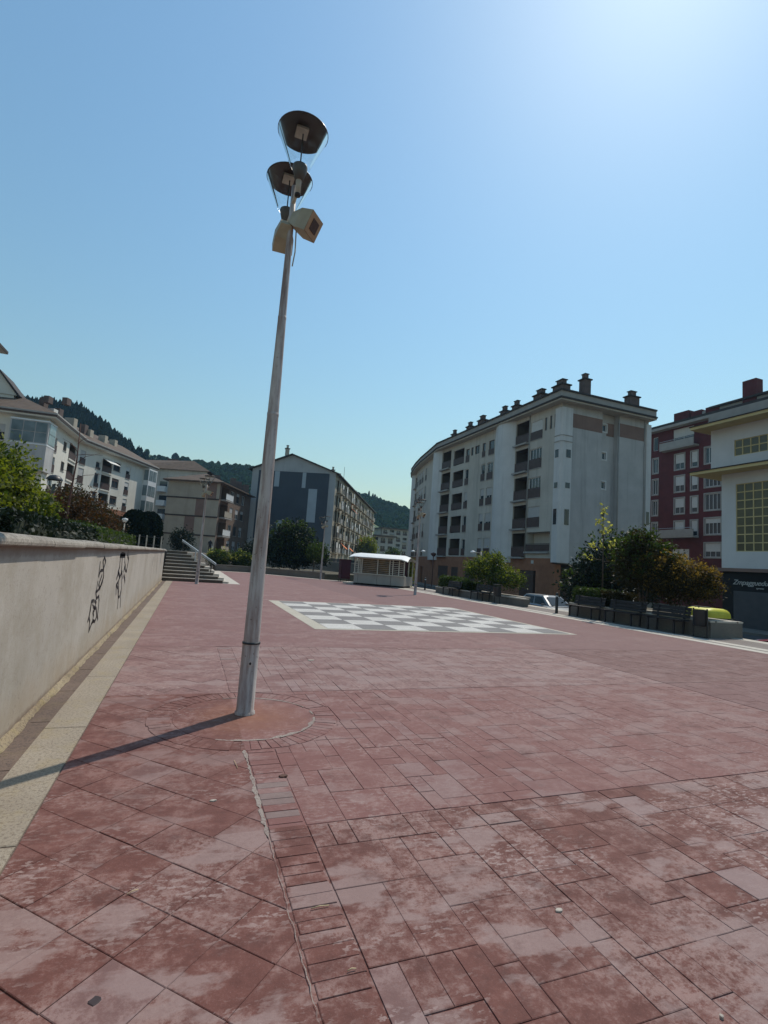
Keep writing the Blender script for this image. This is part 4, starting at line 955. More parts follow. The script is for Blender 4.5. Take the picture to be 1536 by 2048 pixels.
# ---- tan house with dark string courses
tan = empty('tan_house', (3.4, 82.6, TZ), 'tan house with dark string courses, brown panels and a hipped roof', 'building')
TC = Vector((3.4, 82.6)); TD, TS = V2(113), V2(23); TL = TC - TD * 8.3; TF = TC + TS * 16
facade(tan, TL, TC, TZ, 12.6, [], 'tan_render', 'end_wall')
def tpanel(name, u0, u1, z0, z1, m, off=0.02):
    n = Vector((TD.y, -TD.x)); a = TC + TD * ((u0 + u1) / 2) + n * off
    return MB().obox((a.x, a.y, (z0 + z1) / 2), (TD.x * (u1 - u0) / 2, TD.y * (u1 - u0) / 2, 0), (n.x * 0.03, n.y * 0.03, 0), (0, 0, (z1 - z0) / 2)).out(name, m, tan)
for z_ in (9.85, 7.05, 4.12): tpanel('string_course', -8.35, 0.06, z_ - 0.11, z_ + 0.11, 'dark_band', 0.06)
for u0, u1, z0, z1 in ((-2.1, -0.5, 9.97, 12.5), (-3.6, -2.3, 7.17, 9.73), (-5.1, -3.55, 4.24, 6.93)): tpanel('brown_panel', u0, u1, z0, z1, 'brown_band', 0.012)
holes = []; jobs = []
for z0 in (1.7, 4.3, 7.2, 10.0):
    holes.append((0.8, 4.2, z0, z0 + 2.2)); jobs.append(('l', 0.8, 4.2, z0, z0 + 2.2))
    for a in (5.2, 8.0, 10.8): holes.append((a, a + 1.6, z0 + 0.35, z0 + 2.0)); jobs.append(('w', a, a + 1.6, z0 + 0.35, z0 + 2.0))
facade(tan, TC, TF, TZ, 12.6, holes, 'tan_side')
for kd, a, b, c, d in jobs:
    if kd == 'w': window(tan, TC, TF, a, b, c, d, cols=2, frame=random.choice(('frame_white', 'frame_brown')), blind=random.choice((0, 0.3, 0.5)))
    else:
        o = loggia(tan, TC, TF, a, b, c, d, rail=1.0, rail_mat=random.choice(('tan_render', 'frame_white')), slab=0.9, wallm='tan_side'); 
        for q in o.children:
            if q.name.startswith('railing'): q.location = (0, -0.8, 0)
tp = lambda u, v, z: (TC.x + TD.x * u + TS.x * v, TC.y + TD.y * u + TS.y * v, z)
MB().add([tp(-9.0, -0.6, 12.6), tp(0.8, -0.6, 12.6), tp(0.8, 16.5, 12.6), tp(-9.0, 16.5, 12.6), tp(-4.1, 4.2, 14.5), tp(-4.1, 12, 14.5), tp(-9.0, -0.6, 12.42), tp(0.8, -0.6, 12.42), tp(0.8, 16.5, 12.42), tp(-9.0, 16.5, 12.42)], [(0, 1, 4), (1, 2, 5, 4), (2, 3, 5), (3, 0, 4, 5), (0, 6, 7, 1), (1, 7, 8, 2), (9, 8, 7, 6)]).out('roof', 'roof_tile', tan)
for (u_, v_, w_) in ((-2.2, 3.5, 1.3), (0.0, 5.5, 0.9), (-0.2, 9.0, 1.0), (0.0, 12.5, 1.0)): p = tp(u_, v_, 0); chimney(tan, p[0], p[1], 12.8, 14.2, w_, 0.8, 'chimney_brick', False)

# ---- pale neighbour between the cream house and the tan house
nb_ = empty('pale_neighbour', (-5, 104, TZ), 'pale plain house with small box balconies squeezed behind the tan house', 'building')
NA = Vector((-15.0, 104.0)); NB = Vector((1.5, 97.0)); facade(nb_, NA, NB, TZ, 16.2, [], 'cream_render')
_, dN, nN, LN = face_frame(NA, NB)
MB().add([(NA.x - .5, NA.y - .5, 16.2), (NB.x + .4, NB.y - .6, 16.2), (NB.x + 3, NB.y + 9, 16.2), (NA.x + 3, NA.y + 9, 16.2), (NA.x + 4, NA.y + 4, 18.6), (NB.x - 2.5, NB.y + 4.5, 18.6)], [(0, 1, 5, 4), (1, 2, 5), (2, 3, 4, 5), (3, 0, 4)]).out('roof', 'roof_tile', nb_)
for px_, py_ in ((326, 978), (324, 1006), (321, 1033)):
    dd = ray(px_, py_); t = ((NA.x * nN.x + NA.y * nN.y)) / (dd[0] * nN.x + dd[1] * nN.y); q = dd * t
    u_ = (Vector((q[0], q[1])) - NA).dot(dN); z_ = q[2] + EYE
    bm = MB().box(-0.75, 0.75, -0.9, 0, -0.55, 0.45); b_ = put('box_balcony', nme(bm.v, bm.f), 'frame_white', nb_, face_matrix(NA, NB, u_, z_)); bm = MB().box(-0.7, 0.7, -0.02, 0.01, 0.45, 1.4); put_child('balcony_window', nme(bm.v, bm.f), 'window_glass', b_)
# block with a tall brown chimney stack just behind it
hb = empty('stack_house', (2, 112, TZ), 'distant brown house with a pale pierced chimney stack above the tan roof', 'building')
c1 = atY(337, 935, 110); c2 = atY(350, 930, 110)
MB().box(-3.0, 9, 108, 118, TZ, 16.0).out('wall', 'chimney_brick', hb)
st_ = MB().box(atY(333, 940, 108).x, atY(355, 940, 108).x, 106.5, 110, 16.0, atY(345, 920, 108).z).out('stack', 'chimney_brick', hb)
pw = MB().box(atY(356, 940, 108).x, atY(381, 940, 108).x, 106.4, 110, 16.0, atY(365, 932, 108).z).out('pierced_wall', 'chimney_pale', hb)
for px_ in (359, 366, 378): q = atY(px_, 944, 106.4); MB().box(q.x - 0.18, q.x + 0.18, 106.36, 106.41, q.z - 0.45, q.z + 0.35).out('opening', 'window_glass', pw)

# ---- cream house on the terrace at the left
lh = empty('cream_house', (-14, 75, TZ), 'sunlit cream apartment house with tiled roof behind the hedges on the terrace', 'building')
L0, L1, L2 = Vector((-15.7, 63.5)), Vector((-15.0, 75.6)), Vector((-7.2, 93.8)); LW = Vector((-52.0, 66.5))
EZ = 14.75
holes = []; jobs = []
for z0, z1 in ((11.65, 13.3), (9.3, 11.1), (6.9, 8.6)): holes.append((2.0, 3.45, z0, z1)); jobs.append(('w', 2.0, 3.45, z0, z1, dict(cols=2, panel=0.5)))
for z0 in (12.45, 10.0, 7.6): holes.append((5.8, 7.1, z0, z0 + 1.15)); jobs.append(('w', 5.8, 7.1, z0, z0 + 1.15, dict(cols=2, frame='frame_brown')))
for z0, z1 in ((11.95, 13.85), (9.35, 11.4), (6.9, 8.85), (4.4, 6.3)): holes.append((8.2, 11.3, z0, z1)); jobs.append(('l', 8.2, 11.3, z0, z1, dict(depth=1.5, rail=0.95, slab=0.12, slabm='cream_lit')))
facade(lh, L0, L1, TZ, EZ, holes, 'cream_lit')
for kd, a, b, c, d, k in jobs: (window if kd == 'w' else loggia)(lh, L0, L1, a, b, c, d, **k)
holes = []; jobs = []
for z0, z1 in ((12.0, 13.9), (9.5, 11.5), (7.0, 8.9)):
    holes.append((0.45, 1.6, z0, z1)); jobs.append(('w', 0.45, 1.6, z0, z1, dict(cols=1, panel=0.45, blind=0.5)))
    holes.append((4.0, 5.05, z0, z1 - (0.8 if z0 > 11 else 0))); jobs.append(('w', 4.0, 5.05, z0, z1 - (0.8 if z0 > 11 else 0), dict(cols=1, panel=0.3)))
    holes.append((5.5, 7.8, z0 - 0.05, z1)); jobs.append(('l', 5.5, 7.8, z0 - 0.05, z1, dict(depth=1.5, rail=0.95, slab=0.15, slabm='cream_lit')))
    holes.append((8.2, 10.0, z0 + 0.6, z1 - 0.02)); jobs.append(('w', 8.2, 10.0, z0 + 0.6, z1 - 0.02, dict(cols=2, frame='frame_brown', blind=0.3, blind_mat='railing_brown')))
    holes.append((11.6, 12.75, z0, z1 - 0.05)); jobs.append(('w', 11.6, 12.75, z0, z1 - 0.05, dict(cols=1, panel=0.4, blind=0.35, blind_mat='blind')))
facade(lh, L1, L2, 6.95, EZ, holes, 'cream_lit')
for kd, a, b, c, d, k in jobs: (window if kd == 'w' else loggia)(lh, L1, L2, a, b, c, d, **k)
bh = [(4.5, 6.5, 4.0, 6.2), (8.6, 11.0, 4.0, 6.2), (12.0, 13.6, 3.9, 6.0)]
facade(lh, L1, L2, TZ, 6.95, bh, 'orange_brick', 'brick_base')
for h in bh: window(lh, L1, L2, *h, cols=2, frame='frame_brown')
M4 = face_matrix(L1, L2, 5.4, 13.75); bm = MB().add([(0, 0, 0.1), (2.6, 0, 0.1), (2.6, -1.2, -0.55), (0, -1.2, -0.55), (0, 0, 0.06), (2.6, 0, 0.06), (2.6, -1.2, -0.6), (0, -1.2, -0.6)], [(0, 1, 2, 3), (7, 6, 5, 4), (2, 3, 7, 6), (0, 3, 7, 4), (1, 2, 6, 5)]); put('awning', nme(bm.v, bm.f), 'awning_white', lh, M4)
# glazed bays at the far end
M4 = face_matrix(L1, L2, 16.8, 6.9); bm = MB().box(0, 2.7, -0.9, 0.0, 0, 7.7); bay = put('glazed_bay', nme(bm.v, bm.f), 'frame_white', lh, M4)
for k in range(3):
    for a in (0.15, 1.4): bm = MB().box(a, a + 1.1, -0.93, -0.895, 0.65 + k * 2.55, 2.35 + k * 2.55); put_child('pane', nme(bm.v, bm.f), 'bay_glass', bay)
    bm = MB().box(-0.03, -0.001, -0.8, -0.1, 0.65 + k * 2.55, 2.35 + k * 2.55); put_child('pane', nme(bm.v, bm.f), 'bay_glass', bay)
# face towards us with the glazed corner
hs = [(36.36 - q, 36.36 - q + 1.7, z, z + 1.7) for q in (5.6, 9.5, 14) for z in (11.9, 9.2, 6.5)]
facade(lh, LW, L0, TZ, EZ, hs, 'cream_lit', 'side_wall')
for h in hs: window(lh, LW, L0, *h, cols=2, blind=0.5, frame='frame_brown')
_, dW, nW, LWn = face_frame(LW, L0)
M4 = face_matrix(LW, L0, LWn - 3.3, 8.9); bm = MB().box(0, 3.6, -0.75, 1.6, 0, 5.3); bay = put('corner_bay', nme(bm.v, bm.f), 'block_tile', lh, M4)
for i in range(3):
    for j in range(2): bm = MB().box(0.15 + i * 1.13, 1.18 + i * 1.13, -0.785, -0.745, 3.0 + j * 1.15, 4.08 + j * 1.12); put_child('pane', nme(bm.v, bm.f), 'bay_glass', bay)
bm = MB().box(-0.03, 3.63, -0.80, 1.63, 2.75, 2.9).box(-0.03, 3.63, -0.80, 1.63, 5.3, 5.45); put_child('bay_frame', nme(bm.v, bm.f), 'frame_white', bay)
for j in range(2): bm = MB().box(3.595, 3.64, -0.5, 1.4, 3.0 + j * 1.15, 4.08 + j * 1.12); put_child('pane', nme(bm.v, bm.f), 'bay_glass', bay)
ev = [LW, L0, L1, L2]
ribbon('eave_soffit', 0.85, -0.3, EZ, EZ + 0.16, 'cream_lit', lh, ev); ribbon('fascia', 0.95, 0.3, EZ + 0.16, EZ + 0.36, 'railing_brown', lh, ev); ribbon('gutter_line', 1.0, 0.2, EZ + 0.36, EZ + 0.52, 'stone_trim', lh, ev)
o_, i_ = offset_poly(ev, 1.0), offset_poly(ev, -6.0)
rm = MB(); rm.strip([[(p.x, p.y, EZ + 0.50) for p in o_], [(p.x, p.y, EZ + 3.9) for p in i_]]); rm.out('roof', 'roof_tile', lh)
def on_roof(i, t, inn): 
    a, b = ev[i], ev[i + 1]; n = face_frame(a, b)[2]; p = a.lerp(b, t) - n * inn; return p, EZ + 0.5 + 3.4 * (inn + 1) / 7
for (i, t, inn, h_, w_, m_, cap) in ((1, 0.42, 2.4, 1.3, 0.6, 'chimney_brick', 0), (1, 0.55, 2.0, 0.7, 1.1, 'awning_white', 0), (1, 0.82, 2.2, 1.5, 0.7, 'chimney_brick', 0), (2, 0.06, 2.4, 1.3, 1.3, 'chimney_pale', 0), (2, 0.2, 2.4, 1.2, 0.8, 'chimney_brick', 0), (2, 0.24, 2.0, 0.9, 0.7, 'chimney_pale', 0), (2, 0.42, 2.2, 0.9, 1.0, 'chimney_pale', 0), (2, 0.62, 3, 0.8, 0.9, 'chimney_pale', 0), (0, 0.95, 4.2, 0.5, 0.6, 'chimney_brick', 0), (0, 0.998, 4.6, 0.5, 0.6, 'chimney_brick', 0)):
    p, z = on_roof(i, t, inn); chimney(lh, p.x, p.y, z - 0.3, z + h_, w_, 0.8, m_, False, R_(-20))
p, z = on_roof(0, 0.80, 4.5); z -= 0.9; a = p
dr = MB().prism([(p.x - 4.5, p.y - 1.5), (p.x + 2.3, p.y - 1.5), (p.x + 2.3, p.y + 3), (p.x - 4.5, p.y + 3)], z - 0.8, z + 0.6).out('dormer', 'cream_lit', lh)
MB().add([(p.x - 4.5, p.y - 1.6, z + 0.6), (p.x + 2.6, p.y - 1.6, z + 0.6), (p.x + 0.6, p.y - 1.6, z + 3.1), (p.x - 4.5, p.y - 1.6, z + 3.1), (p.x - 4.5, p.y + 3, z + 0.6), (p.x + 2.6, p.y + 3, z + 0.6), (p.x + 0.6, p.y + 3, z + 3.1), (p.x - 4.5, p.y + 3, z + 3.1)], [(0, 1, 2, 3), (1, 5, 6, 2), (3, 2, 6, 7)]).out('dormer_gable', 'cream_lit', dr)
MB().obox((p.x + 1.75, p.y + 0.6, z + 1.9), Vector((-1.15, 0, 1.38)), (0, 2.5, 0), (0.05, 0, 0.05)).out('dormer_roof', 'roof_dark', dr); MB().box(p.x - 4, p.x - 0.2, p.y - 1.7, p.y - 1.6, z + 0.5, z + 2.3).out('dormer_window', 'frame_brown', dr); MB().box(p.x + 0.4, p.x + 0.75, p.y - 1.66, p.y - 1.6, z + 0.7, z + 1.2).out('dormer_window', 'window_glass', dr)

# ---- nearer house of which only an eave corner enters the frame at the left
eh = empty('near_house', (-20, 42, TZ), 'roof corner of a nearer house jutting in at the left edge', 'building')
ec = atY(17, 704, 45)
MB().box(-32, ec.x - 1.6, 30, 44, TZ, ec.z - 0.6).out('wall', 'cream_lit', eh)
MB().add([(-33, 29, ec.z), (ec.x, 29, ec.z), (ec.x, 45, ec.z), (-33, 45, ec.z), (-24, 31, ec.z + 5.4), (-24, 43, ec.z + 5.4), (ec.x, 29, ec.z - .2), (ec.x, 45, ec.z - .2), (-33, 29, ec.z - .2), (-33, 45, ec.z - .2)], [(0, 1, 4), (1, 2, 5, 4), (2, 3, 5), (3, 0, 4, 5), (1, 6, 7, 2), (0, 8, 6, 1), (2, 7, 9, 3)]).out('roof', 'roof_dark', eh)
MB().add([(-33, 29, ec.z - .22), (ec.x - .02, 29, ec.z - .22), (ec.x - .02, 44.98, ec.z - .22), (-33, 44.98, ec.z - .22)], [(3, 2, 1, 0)]).out('soffit', 'stone_trim', eh)

# ---- far blocks closing the street
def far_block(name, label, xa, xb, Y, ztop, m, cols, fl, roofm='roof_tile', base=STREET, gp_=2.9):
    r = empty(name, ((xa + xb) / 2, Y + 5, base), label, 'building', 'far blocks at the end of the street'); hs = []
    w = (xb - xa) / cols
    for k in range(fl):
        z = ztop - gp_ * (k + 1) + 0.6
        for c in range(cols): hs.append((w * (c + 0.18), w * (c + 0.82), z, z + 1.9))
    facade(r, (xa, Y), (xb, Y), base, ztop, hs, m, reveal=0.3)
    for i, h in enumerate(hs):
        if i % 3 == 1: loggia(r, (xa, Y), (xb, Y), *h, depth=1.2, rail=0.9, rail_mat='stone_trim', slab=0.5, door=0.5)
        else: window(r, (xa, Y), (xb, Y), *h, cols=2, panel=0.4, reveal=0.3)
    MB().box(xa - 0.7, xb + 0.7, Y - 0.8, Y + 10, ztop, ztop + 0.4).out('roof', roofm, r); MB().box(xa + 0.01, xb - 0.01, Y + 1.5, Y + 10, base, ztop).out('core', m, r)
far_block('far_block', 'far pale flats with rows of balconies between the gabled house and the curved block', 74.9, 96, 200, 17.0, 'beige_render', 7, 5)
far_block('far_block', 'low white flats with slab balconies just past the gabled house', 55.5, 66.5, 165, 11.4, 'cream_render', 4, 3)

# ================================================================== PLANTS
def leaf_mesh(pts, size, name, up=0.25, aspect=1.7):
    """one folded leaf face per point"""
    n = len(pts); a = RNG.normal(size=(n, 3)); a /= np.linalg.norm(a, axis=1)[:, None]
    b = RNG.normal(size=(n, 3)); b[:, 2] += up; b -= a * (a * b).sum(1)[:, None]; b /= np.linalg.norm(b, axis=1)[:, None] + 1e-9
    sz = size * RNG.uniform(0.55, 1.3, n)[:, None]
    p = np.asarray(pts); v = np.stack([p - a * sz * aspect * 0.5, p + b * sz * 0.42, p + a * sz * aspect * 0.5, p - b * sz * 0.42], 1).reshape(-1, 3)
    me = bpy.data.meshes.new(name); me.vertices.add(n * 4); me.vertices.foreach_set('co', v.ravel())
    me.loops.add(n * 4); me.loops.foreach_set('vertex_index', np.arange(n * 4)); me.polygons.add(n)
    me.polygons.foreach_set('loop_start', np.arange(0, n * 4, 4)); me.polygons.foreach_set('loop_total', np.full(n, 4)); me.update(); return me
def clumps(lobes, nclump, per, spread, shell=0.55):
    """leaf points in clumps spread through ellipsoid lobes (cx,cy,cz,rx,ry,rz)"""
    L = np.array(lobes, float); w = (L[:, 3] * L[:, 4] * L[:, 5]) ** (2 / 3); w /= w.sum()
    k = RNG.choice(len(L), nclump, p=w); d = RNG.normal(size=(nclump, 3)); d /= np.linalg.norm(d, axis=1)[:, None]
    r = (shell + (1 - shell) * RNG.random(nclump)) * RNG.uniform(0.75, 1.08, nclump)
    c = L[k, :3] + d * L[k, 3:] * r[:, None]
    q = np.repeat(c, per, 0); sp = np.repeat(spread * RNG.uniform(0.5, 1.4, nclump), per)[:, None]
    return q + RNG.normal(size=q.shape) * sp
def put_leaves(name, pts, size, m, root, **k):
    base = world_of(root).translation; me = leaf_mesh(pts - np.array(base), size, name, **k); me.materials.append(MATS[m])
    o = bpy.data.objects.new(name, me); COL.objects.link(o); o.parent = root; return o
def limbs(root, base, tips, r0, m='bark', trunk_top=None, name='trunk'):
    mb = MB(True); b = Vector(base); tt = Vector(trunk_top) if trunk_top else b
    if trunk_top: mb.tube([b, b.lerp(tt, 0.5) + Vector((random.uniform(-.05, .05), random.uniform(-.05, .05), 0)), tt], [r0, r0 * 0.8, r0 * 0.62], 8)
    for t in tips:
        t = Vector(t); mid = tt.lerp(t, 0.5) + Vector((random.uniform(-.15, .15), random.uniform(-.15, .15), 0.12)); mb.tube([tt - Vector((0, 0, 0.1)), mid, t], [r0 * 0.5, r0 * 0.32, r0 * 0.1], 6)
    return mb.out(name, m, root)
def bush(name, label, base, lobes, nclump, per, spread, size, m, cat='bush', group=None, second=None, shell=0.5, stems=6):
    """lobes are given relative to the base point"""
    r = empty(name, base, label, cat, group); B = np.array(base)
    L = [(a + B[0], b + B[1], c + B[2], d, e, f) for a, b, c, d, e, f in lobes]
    put_leaves('crown', clumps(L, nclump, per, spread, shell), size, m, r)
    if second: put_leaves('crown', clumps([(a, b, c + f * 0.25, d * 1.02, e * 1.02, f * 0.85) for a, b, c, d, e, f in L], int(nclump * second[1]), per, spread * 0.8, 0.85), size, second[0], r)
    limbs(r, base, [(l[0] + random.uniform(-.3, .3) * l[3], l[1] + random.uniform(-.3, .3) * l[4], l[2] + 0.2 * l[5]) for l in (L * 3)[:stems]], 0.05, name='stems')
    return r
def hedge(name, label, x0, x1, y0, y1, z0, z1, n, size, m, rz=0, group=None):
    """clipped hedge: dense leaf skin over a dark twiggy core"""
    r = empty(name, ((x0 + x1) / 2, (y0 + y1) / 2, z0), label, 'hedge', group)
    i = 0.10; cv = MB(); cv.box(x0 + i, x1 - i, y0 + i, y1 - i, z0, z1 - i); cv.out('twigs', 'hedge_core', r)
    u = RNG.random((n, 3)); P = np.array([x0, y0, z0]) + u * np.array([x1 - x0, y1 - y0, z1 - z0])
    f = RNG.choice(5, n, p=np.array([0.24, 0.08, 0.16, 0.10, 0.42]))
    P[f == 0, 0] = x0; P[f == 1, 0] = x1; P[f == 2, 1] = y0; P[f == 3, 1] = y1; P[f == 4, 2] = z1
    P += RNG.normal(size=P.shape) * 0.045 + 0.05 * np.sin(P[:, [1, 2, 0]] * 5.1)
    put_leaves('foliage', P, size, m, r); return r
# -- left terrace
bush('leafy_shrub', 'big yellow-green leafy shrub above the wall at the left edge', (-4.4, 13.4, TZ), [(-0.6, -1.6, 1.25, 1.0, 1.3, 1.25), (-0.1, 0.3, 1.1, 1.0, 1.4, 1.15), (0.1, 2.1, 0.75, 0.9, 1.2, 0.75), (-0.9, -0.4, 1.75, 0.8, 1.0, 0.8), (0.3, -2.4, 0.8, 0.8, 1.1, 0.8)], 800, 24, 0.14, 0.07, 'leaf_green', second=('leaf_yellowgreen', 0.9), group='shrubs on the terrace')
bush('leafy_shrub', 'rusty brown shrub on the terrace left of the bare young tree', (-5.2, 26.0, TZ), [(0, 0.0, 1.3, 1.3, 1.8, 1.2), (0.2, 2.6, 1.25, 1.2, 1.7, 1.15), (0.4, 5.2, 1.1, 1.1, 1.6, 1.0), (-0.4, 1.4, 1.8, 1.0, 1.4, 0.8), (0.6, 7.2, 0.8, 0.9, 1.2, 0.8)], 760, 22, 0.17, 0.08, 'leaf_rust', second=('leaf_olive', 0.3), group='shrubs on the terrace')
hedge('clipped_hedge', 'low dark green clipped hedge right behind the wall coping', -3.9, -2.7, 17.2, 28.5, TZ, TZ + 0.62, 9000, 0.07, 'leaf_green')
hedge('clipped_hedge', 'loose low hedge under the yellow-green shrub behind the wall', -3.6, -2.6, 9.5, 17.1, TZ, TZ + 0.5, 6000, 0.07, 'leaf_dark')
yt = empty('young_tree', (-4.42, 22.0, TZ), 'bare young tree with thin curved twigs and a red-brown stem', 'tree')
tb = MB(True); tb.tube([(-4.46, 22, TZ), (-4.45, 22, 2.9), (-4.38, 22, 4.6), (-4.41, 22, 6.1)], [0.040, 0.036, 0.028, 0.010], 7); tb.out('trunk', 'bark_red', yt)
tw = MB(True)
for z0, dx, dz in ((4.5, 0.75, 0.55), (3.9, 0.9, 0.35), (5.0, -0.55, 0.45), (4.85, 0.85, 0.15), (3.2, 0.8, 0.35), (5.3, 0.4, 0.35), (4.0, -0.5, 0.3)):
    x0 = -4.42; tw.tube([(x0, 22, z0), (x0 + dx * 0.4, 22.1, z0 + dz * 0.65), (x0 + dx, 22.2, z0 + dz)], [0.014, 0.010, 0.005], 5)
tw.out('twigs', 'bark_red', yt)
# cone lamp and small lamp on the terrace
tl = empty('terrace_lamp', (-5.45, 24.0, TZ), 'dark-capped globe lamp peeking above the left shrubs', 'lamp')
MB(True).tube([(-5.42, 24, TZ), (-5.45, 24, 3.5)], 0.05, 10).out('post', 'bark_red', tl); MB(True).lathe([(0.30, 0.0), (0.29, 0.06), (0.18, 0.18), (0.0, 0.22)], (-5.47, 24, 4.02), 20).out('cap', 'dark_metal', tl)
MB(True).lathe([(0.28, 0.0), (0.24, -0.20), (0.14, -0.38), (0.06, -0.45)], (-5.47, 24, 4.01), 20).out('glass', 'lamp_glass', tl); MB(True).lathe([(0.0, 0.0), (0.06, 0.0), (0.07, -0.3), (0.05, -0.5)], (-5.47, 24, 3.85), 12).out('socket', 'lamp_socket', tl)
c2 = atY(243, 1085, 44)
t2 = empty('terrace_lamp', (c2.x, 44, TZ), 'small white-headed lamp standing before the dark cypresses', 'lamp'); MB(True).tube([(c2.x, 44, TZ), (c2.x + 0.05, 44, 3.4)], 0.05, 8).out('post', 'lamp_stem', t2); MB(True).lathe([(0.0, 0.35), (0.2, 0.3), (0.22, 0.2), (0.1, 0.0), (0.0, 0.0)], (c2.x + 0.05, 44, 3.4), 12).out('head', 'frame_white', t2)
def cypress(label, px_, top, Y, w):
    c = atY(px_, top, Y); b = (c.x, Y, TZ); h = c.z - TZ; r = empty('cypress', b, label, 'tree', 'rounded dark cypresses'); n = 7000; t = RNG.random(n); a = RNG.random(n) * 2 * math.pi
    rr = w * np.sqrt(np.clip(np.sin(np.pi * (0.12 + 0.88 * t) ** 1.0), 0.0, 1)) * (0.86 + 0.14 * RNG.random(n)) * (1 + 0.08 * np.sin(a * 5 + t * 9)); rr = w * np.power(np.clip(1 - np.abs((t - 0.38) / 0.64) ** 2.2, 0, 1), 0.5) * (0.80 + 0.24 * RNG.random(n)) * (1 + 0.07 * np.sin(a * 5 + t * 9))
    put_leaves('crown', np.stack([b[0] + rr * np.cos(a), Y + rr * np.sin(a), TZ + 0.1 + t * h * 0.98], 1), 0.13, 'leaf_cypress', r)
    prof = [(max(0.01, w * 0.74 * math.sqrt(max(0, 1 - abs((k / 12 - 0.38) / 0.62) ** 2.2))), 0.1 + h * 0.93 * k / 12) for k in range(13)]
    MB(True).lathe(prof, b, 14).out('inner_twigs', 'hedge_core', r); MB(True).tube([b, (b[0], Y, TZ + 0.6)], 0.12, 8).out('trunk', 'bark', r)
cypress('dark rounded cypress nearest the cream house bays', 272, 1021, 46, 1.15); cypress('dark rounded cypress beside the tan house', 301, 1025, 48, 1.15); cypress('lower dark cypress left of the other two', 238, 1034, 50, 1.2)
fn = empty('railing_fence', (-3, 34, TZ), 'grey post-and-rail fence on the terrace beyond the wall end', 'fence')
for k in range(5): q = atY(262 + k * 15, 1090, 36); MB().tube([(q.x, 36, TZ), (q.x, 36, 2.35)], 0.04, 6).out('post', 'lamp_stem', fn)
for z_ in (1.75, 2.25): MB().tube([(atY(250, 1090, 36).x, 36, z_), (atY(325, 1090, 36).x, 36, z_)], 0.02, 6).out('rail', 'dark_metal', fn)
# shrub before the tan house and the hedge bank right of the steps
q = atY(362, 1095, 62); bush('round_shrub', 'round dark shrub against the tan house wall', (q.x, 62, TZ), [(0, 0, 1.3, 1.45, 1.2, 1.4)], 240, 16, 0.2, 0.13, 'leaf_dark')
bank = empty('planting_bed', (6, 49, 0), 'low dark stone wall of the planting bed at the far side of the plaza', 'planter')
bw = [Vector((2.2, 46.6)), Vector((5.1, 47.2)), Vector((7.5, 44.2)), Vector((10.3, 40.9))]
for k in range(3):
    a, b = bw[k], bw[k + 1]; d = (b - a).normalized(); n = Vector((-d.y, d.x)); c = (a + b) / 2 + n * 0.2
    MB().obox((c.x, c.y, 0.0), (d.x * ((b - a).length / 2), d.y * ((b - a).length / 2), 0), (n.x * 0.2, n.y * 0.2, 0), (0, 0, 0.46)).out('bed_wall', 'planter_concrete', bank)
    MB().obox((c.x, c.y, 0.50), (d.x * ((b - a).length / 2 + .03), d.y * ((b - a).length / 2 + .03), 0), (n.x * 0.24, n.y * 0.24, 0), (0, 0, 0.04)).out('bed_coping', 'planter_concrete', bank)
MB().prism([(2.3, 47.0), (5.1, 47.6), (7.6, 44.6), (10.4, 41.3), (16, 46), (14, 58), (2.5, 58)], STREET, 0.40).out('soil', 'earth', bank)
def row_bush(label, pxs, Y, m, second=None, size=0.11, n=300, z0=0.35, grp='shrubs in the far planting bed', nm='flowering_shrub'):
    lob = []; x0, y0, x1, y1 = pxs
    a = atY(x0, y0, Y); b = atY(x1, y1, Y); c = (a + b) / 2; w = abs(b.x - a.x) / 2; h = max(a.z, b.z) - z0; k = max(1, int(round(w / (h * 0.55))))
    for i in range(k): lob.append(((i - (k - 1) / 2) * 2 * w / k, random.uniform(-.2, .2), h * random.uniform(0.42, 0.5), w / k * 1.25, min(1.4, h * 0.55), h * random.uniform(0.5, 0.56)))
    return bush(nm, label, (c.x, Y, z0), lob, n, 16, 0.15 * (h / 2) ** 0.5, size, m, 'bush', grp, second, 0.6)
row_bush('broad green shrub bank with pale blooms right of the steps', (418, 1098, 505, 1110), 48.6, 'leaf_green', ('leaf_pale', 0.12), 0.11, 420)
row_bush('dark shrub tucked behind the foreground lamp post', (486, 1078, 540, 1084), 52, 'leaf_dark', None, 0.13, 300)
bt = bush('dense_tree', 'big dark dense tree in front of the slate gable', tuple(Vector((atY(585, 1100, 50).x, 50, 0.3))), [(0, 0, 2.9, 2.2, 1.9, 2.2), (-1.5, 0.3, 1.9, 1.5, 1.3, 1.4), (1.7, -0.2, 1.8, 1.5, 1.3, 1.3), (2.9, 0.2, 1.7, 0.9, 0.9, 1.0), (-0.3, -0.6, 1.2, 2.2, 1.2, 0.9)], 620, 20, 0.24, 0.16, 'leaf_dark', 'tree', None, ('leaf_green', 0.35), 0.6)
bp = atY(640, 1120, 47); bush('small_shrub', 'small light green shrub left of the distant lamp post', (bp.x - 0.6, 47, 0.3), [(0, 0, 1.9, 0.9, 0.8, 0.9)], 120, 14, 0.16, 0.11, 'leaf_green')
st_t = atY(735, 1090, 120); bush('street_tree', 'pale street tree at the far end of the gabled house', (st_t.x, 120, STREET), [(0, 0, 6.5, 2.6, 2.6, 3.2), (0.3, 0, 3.8, 2.0, 2.0, 2.0)], 300, 18, 0.4, 0.30, 'leaf_yellowgreen', 'tree')
st_t = atY(785, 1112, 140); bush('street_tree', 'dark green street tree before the far flats', (st_t.x, 140, STREET), [(0, 0, 5, 2.4, 2.4, 2.8)], 220, 18, 0.4, 0.3, 'leaf_green', 'tree')
